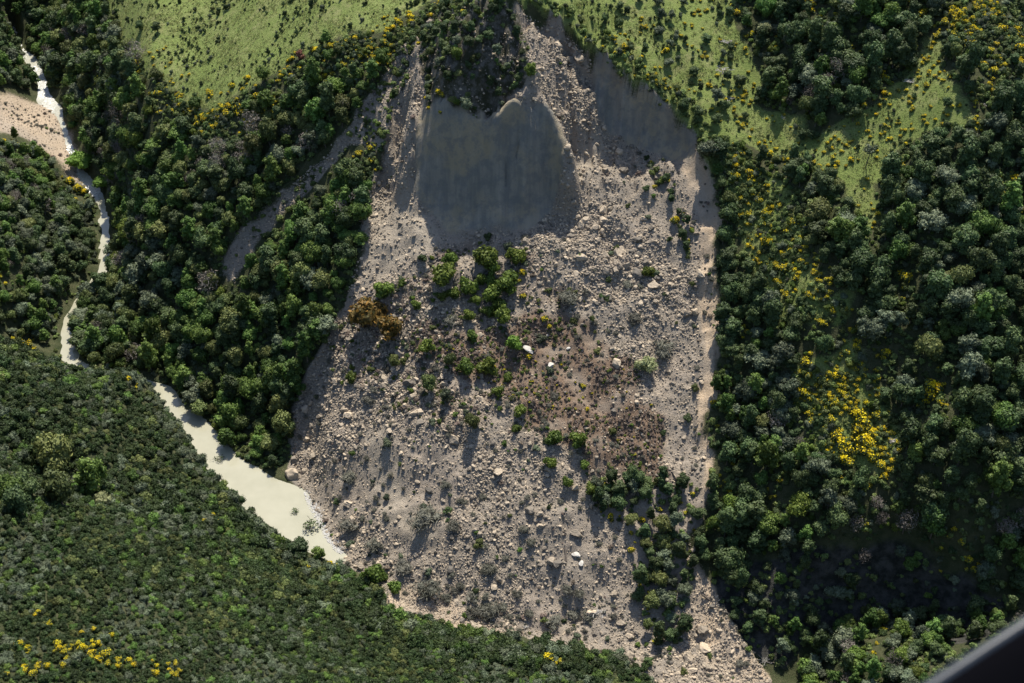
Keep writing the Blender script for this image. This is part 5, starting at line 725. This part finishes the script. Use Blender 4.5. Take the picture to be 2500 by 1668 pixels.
# ------------------------------------------------------------------ rock debris
RK = [rock_mesh('rock', 700 + i, rock) for i in range(7)]; RB = [rock_mesh('boulder', 720 + i, rock, 2, .75) for i in range(5)]; RP = [rock_mesh('pale_boulder', 740 + i, pale_rock, 2, .6) for i in range(2)]
def rocks(zones, spacing, seed, dens, lo, hi, pw, exclude=()):
    x, y, z = dart(zones, spacing, seed, dens, pad_river=.2, exclude=exclude, amp=2); r = np.random.RandomState(seed)
    return np.c_[x, y, z, (lo + (hi - lo) * r.rand(len(x)) ** pw) * (1 + .55 * fbm(x, y, 28, 111, 2))]
coarse = lambda x, y: np.clip(.58 + 1.5 * fbm(x, y, 20, 101, 3) + .3 * (fbm(x, y, 5, 103, 2)), .3, 1) * np.where(zone(x, y, 'fine', 'fine2', 'fine3'), .4, 1) * np.where(zone(x, y, 'tan'), .12, 1) * np.where(zone(x, y, 'heath', 'upper', 'slipveg', amp=9), .25, 1)
A = np.vstack([rocks(['slip', 'chute'], .5, 81, coarse, .13, .46, 1.8, ('scarp', 'scarpr')), rocks(['slip', 'chute'], 1.35, 82, lambda x, y: coarse(x, y) ** 1.3 * .9, .3, .85, 2.2, ('scarp', 'scarpr', 'tan')), rocks(['slip'], 3.3, 83, lambda x, y: coarse(x, y) ** 2 * .65, .55, 1.9, 2.6, ('scarp', 'scarpr', 'tan', 'upper', 'fine')),
               rocks(['leftdebris'], .8, 84, lambda x, y: .55 + 0 * x, .13, .5, 2.2), rocks(['tanb', 'tant'], .8, 85, lambda x, y: .5 + 0 * x, .12, .45, 2)])
hb = np.array([(p[0], p[1], p[2]) for p in SPOTS['boulder']])
n = len(A); ia, ib = split(show_size(A[:, 0], A[:, 1], A[:, 2], A[:, 3]), 255); sr = dict(zip(ia, sizes(A[ia, 3])))
ro = tilt(n, .5); sq = R0.uniform(.75, 1.3, (n, 3)) * A[:, 3:4]
def bwhere(x, y):
    for zn, tx in (('heath', 'among the brown heath'), ('fine3', 'on the sandy lower debris'), ('deadscrub', 'near the toe of the debris'), ('chute', 'in the side chute')):
        if zone(np.array([x]), np.array([y]), zn, amp=0)[0]: return tx
    return ('on the upper debris below the scarp' if y > 300 else 'on the middle debris slope' if y > 265 else 'on the lower debris slope') + (', left half' if x < 5 else ', right half')
for i in ia:
    o = link('boulder', RB[i % 5], None, tuple(A[i, :3] + np.array([0, 0, A[i, 3] * .15]))); o.rotation_euler = ro[i]; o.scale = sq[i]
    w = bwhere(A[i, 0], A[i, 1]); name_it(o, sr[i], 'grey angular boulder', 'boulder', 'grey boulders ' + w, *A[i, :3])
scatter('rubble', A[ib, :3] + np.c_[0 * A[ib, 3], 0 * A[ib, 3], A[ib, 3] * .12], ro[ib], sq[ib], ib % 7, RK, 'grey broken rock rubble covering the landslide', 'rubble')
BLAB = {0: 'large pale boulder lying beside the lime green shrub', 1: 'pale oval boulder on the brown heath below the large pale one', 18: 'large split boulder, left half, in the lower debris', 19: 'large split boulder, right half, in the lower debris', 20: 'round topped boulder beside the dark log in the lower debris', 21: 'pointed boulder just below the round topped one by the log', 35: 'brush covered boulder at the corner of the lake'}
for j, (x, y, s) in enumerate(SPOTS['boulder']):
    o = link('boulder', (RP[j % 2] if j in (0, 1, 2, 15, 20, 21) else RB[j % 5]), None, (x, y, float(height(x, y)) + s * .25)); o.scale = (s * 1.05, s * .85, s * (.95 if j not in (0, 1) else .7)); o.rotation_euler = (.2 * math.sin(j), .25 * math.cos(j * 2.0), (-.5, 1.0)[j] if j < 2 else j * 1.7)
    w = bwhere(x, y)
    if j in BLAB: tag(o, BLAB[j], 'boulder')
    else: name_it(o, '', 'conspicuous single boulder', 'boulder', 'grey boulders ' + w, x, y, float(height(x, y)))
# ------------------------------------------------------------------ grass, dead wood, driftwood, foam
def tuft_mesh(seed):
    r = np.random.RandomState(seed); V = []; F = []
    for k in range(16):
        a = r.rand() * 6.28; p = np.array([r.normal() * .35, r.normal() * .35, -.05]); d = np.array([math.cos(a) * .35, math.sin(a) * .35, .45 + .3 * r.rand()]); w = np.array([-math.sin(a), math.cos(a), 0]) * .13
        o = len(V); V += [p - w, p + w, p + d + w * .3]; F.append((o, o + 1, o + 2))
    return make_mesh('tuft', V, F, [LEAF['tuft']], tint=r.rand(len(F)))
x, y, z = dart(['grassl', 'grassr', 'strip', 'gorsefield', 'knoll'], .7, 91, lambda x, y: np.clip(.4 + .9 * fbm(x, y, 7, 49, 3), .05, .9), exclude=('slip',)); n = len(x); s = .3 + .75 * R0.rand(n) ** 2.2
scatter('grass', np.c_[x, y, z], tilt(n, .25), np.c_[s, s, s * .8], R0.randint(0, 3, n), [tuft_mesh(i) for i in range(3)], 'rough tussocky pasture grass on the upper slopes', 'grass')
def branchy(name, seed, n, L, mat, flat=.25, rad=.05):
    r = random.Random(seed); segs = []
    for i in range(n):
        a = r.uniform(0, 6.28); p = Vector((r.gauss(0, .35), r.gauss(0, .35), r.uniform(0, flat))); q = p + Vector((math.cos(a), math.sin(a), r.uniform(-.1, .5) * flat * 3)) * L * r.uniform(.5, 1)
        segs.append((p, q, rad, rad * .3))
        for _ in range(2):
            b = p.lerp(q, r.uniform(.4, .9)); segs.append((b, b + Vector((r.gauss(0, .3), r.gauss(0, .3), r.uniform(0, .3))) * L * .7, rad * .5, rad * .2))
    V, F = limb_tubes(segs, 4); return make_mesh(name, V, F, [mat])
BR = [branchy('bleached_branches', 800 + i, 16, .8, deadwood) for i in range(3)]
BP = ['beside the upper right pasture forest, topmost', 'in the hollow of the right hand pasture', 'lower in the hollow of the right hand pasture', 'above the grassy triangle at the right', 'small, below the pasture forest clump', 'at the right end of the grassy triangle', 'at the lower right corner of the gorse field', 'by the left debris at the river', 'at the toe of the slip near the dark trees', 'at the toe of the slip behind the near canopy', 'beside the pale track at the toe']
for j, (x, y, s) in enumerate(SPOTS['branch_pile']):
    o = link('branch_pile', BR[j % 3], None, (x, y, float(height(x, y)))); o.scale = (s * .8, s * .8, s * .6); o.rotation_euler = (0, 0, j * 2.2); tag(o, 'heap of bleached dead branches ' + BP[j], 'branches', 'heaps of dead branches')
x, y, s = SPOTS['fallen_tree'][0]; e = bpy.data.objects.new('fallen_tree', None); COL.objects.link(e); e.location = (x, y, float(height(x, y)) + .4); e.rotation_euler = (0, .1, 2.9)
tag(e, 'fallen tree with bare branches lying in the shade at the bottom right', 'tree'); V, F = limb_tubes([((0, 0, 0), (4.5, .4, .6), .18, .08)]); link('trunk', make_mesh('fallen_trunk', V, F, [bark]), e)
o = link('branches', branchy('fallen_branches', 811, 14, 2.2, deadwood, .5, .06), e); o.location = (4.0, .3, .5); link('foliage', crown_mesh('fallen_foliage', 812, 1.1, -.2, 1.2, 5, 160, .2, [LEAF['olive']], core=0), e)
for j, (x, y, s) in enumerate(SPOTS['log']):
    V, F = limb_tubes([((0, -1.9, 0), (.1, 0, .05), .33, .3), ((.1, 0, .05), (0, 1.9, .2), .3, .22), ((.05, .6, .1), (.5, 1.0, .6), .09, .04)], 8); o = link('log', make_mesh('log', V, F, [bark]), None, (x, y, float(height(x, y)) + .2)); o.rotation_euler = (.45, 0, (.1, 1.2)[j]); tag(o, ('thick dark log lying downslope beside the round topped boulder', 'log sticking out over the eroded track at the lower right')[j], 'log')
DW = ['half drowned branchy tree in the lake by the debris', 'small drowned branches in the middle of the lake', 'drowned branches at the narrow upper end of the lake']
for j, (x, y, s) in enumerate(SPOTS['drowned']):
    e = bpy.data.objects.new('drowned_tree', None); COL.objects.link(e); e.location = (x, y, .3); e.scale = (s * .95, s * .95, s * .8); e.rotation_euler = (0, 0, j); tag(e, DW[j], 'tree'); link('branches', branchy('drowned_branches', 820 + j, 12, .9, bark, .8, .035), e); link('foliage', crown_mesh('drowned_foliage', 830 + j, .9, 0, .9, 5, 120, .13, [LEAF['dark']], core=0), e)
# pale froth and wood fragments along the lake's debris shore
fx = []
sh = [p for p in RIVER if p[2] < .5][-5:]
for a, b in zip(sh[:-1], sh[1:]):
    for tt in np.linspace(0, 1, 300):
        L = math.hypot(b[0] - a[0], b[1] - a[1]); nxn, nyn = (b[1] - a[1]) / L, -(b[0] - a[0]) / L; w = a[3] + (b[3] - a[3]) * tt
        for q in (1, -1):
            dd = w + R0.normal() * .7 + .2
            fx.append((a[0] + (b[0] - a[0]) * tt - q * nxn * dd, a[1] + (b[1] - a[1]) * tt - q * nyn * dd))
fx = np.array(fx); fz = np.maximum(height(fx[:, 0], fx[:, 1]), .36); m = (fz < 1.1) & (fx[:, 0] + fx[:, 1] * .9 > 0) ; m = zone(fx[:, 0], fx[:, 1], 'slip', amp=0) & (fz < 1.3); fx, fz = fx[m], fz[m]; n = len(fx)
foam_m, t = material('dry_froth', .8, .2); t.l(t.mix(t.ramp(t.noise(None, 6.), .3, .7), (.26, .25, .235), (.46, .45, .43)), t.b.inputs['Base Color'])
s = .1 + .28 * R0.rand(n) ** 2
scatter('foam', np.c_[fx, fz], tilt(n, .3), np.c_[s * 1.4, s, s * .35], R0.randint(0, 3, n), [rock_mesh('froth', 900 + i, foam_m) for i in range(3)], 'band of pale froth and driftwood along the debris edge of the lake', 'foam')
# ------------------------------------------------------------------ helicopter door frame close to the camera
def bar(name, prof, path, mat, parent, closed=True):
    V = []; F = []; k = len(prof)
    for i, p in enumerate(path):
        p = Vector(p); d = (Vector(path[min(i + 1, len(path) - 1)]) - Vector(path[max(i - 1, 0)])).normalized(); s_ = d.cross(Vector((0, math.sin(math.radians(40)), math.cos(math.radians(40))))).normalized(); u_ = s_.cross(d)
        for a, b in prof: V.append(tuple(p + s_ * a + u_ * b))
    for i in range(len(path) - 1):
        for j in range(k): F.append((i * k + j, i * k + (j + 1) % k, (i + 1) * k + (j + 1) % k, (i + 1) * k + j))
    F += [tuple(range(k)), tuple((len(path) - 1) * k + j for j in reversed(range(k)))]
    o = link(name, make_mesh(name, V, F, [mat], smooth_shade=True), parent); return o
fr_m, t = material('black_paint', 1.0, 0.0); t.b.inputs['Base Color'].default_value = (.003, .003, .004, 1)
se_m, t = material('grey_sheen', .35, .22); t.l(t.mix(t.ramp(t.noise(None, 30.), .3, .7), (.018, .023, .032), (.026, .032, .042)), t.b.inputs['Base Color'])  # bluish grey highlight of the black frame, put into this strip's colour
hp = [(0.0314, 0.3004, 289.3934), (0.0592, 0.317, 289.4003), (0.0877, 0.3339, 289.4075), (0.1169, 0.3511, 289.4149), (0.1469, 0.3684, 289.4226), (0.1776, 0.3858, 289.4304), (0.209, 0.4034, 289.4384), (0.2412, 0.421, 289.4464), (0.2741, 0.4387, 289.4546), (0.3077, 0.4565, 289.4628), (0.342, 0.4744, 289.4712), (0.377, 0.4926, 289.4798), (0.4128, 0.5109, 289.4887)]   # lower edge of the open door, half a metre from the seat
e = bpy.data.objects.new('helicopter_door_frame', None); COL.objects.link(e); tag(e, 'black helicopter door frame with painted grey sheen, blurred across the bottom right corner', 'door frame')
circ = lambda r1, r2, ox, oy: [(ox + r1 * math.cos(a), oy + r2 * math.sin(a)) for a in np.linspace(0, 2 * math.pi, 20, endpoint=False)]
bar('frame', circ(.02, .045, 0, -.045), hp, fr_m, e); bar('sheen_trim', circ(.0042, .0036, .002, -.002), hp, se_m, e)
settle_labels()
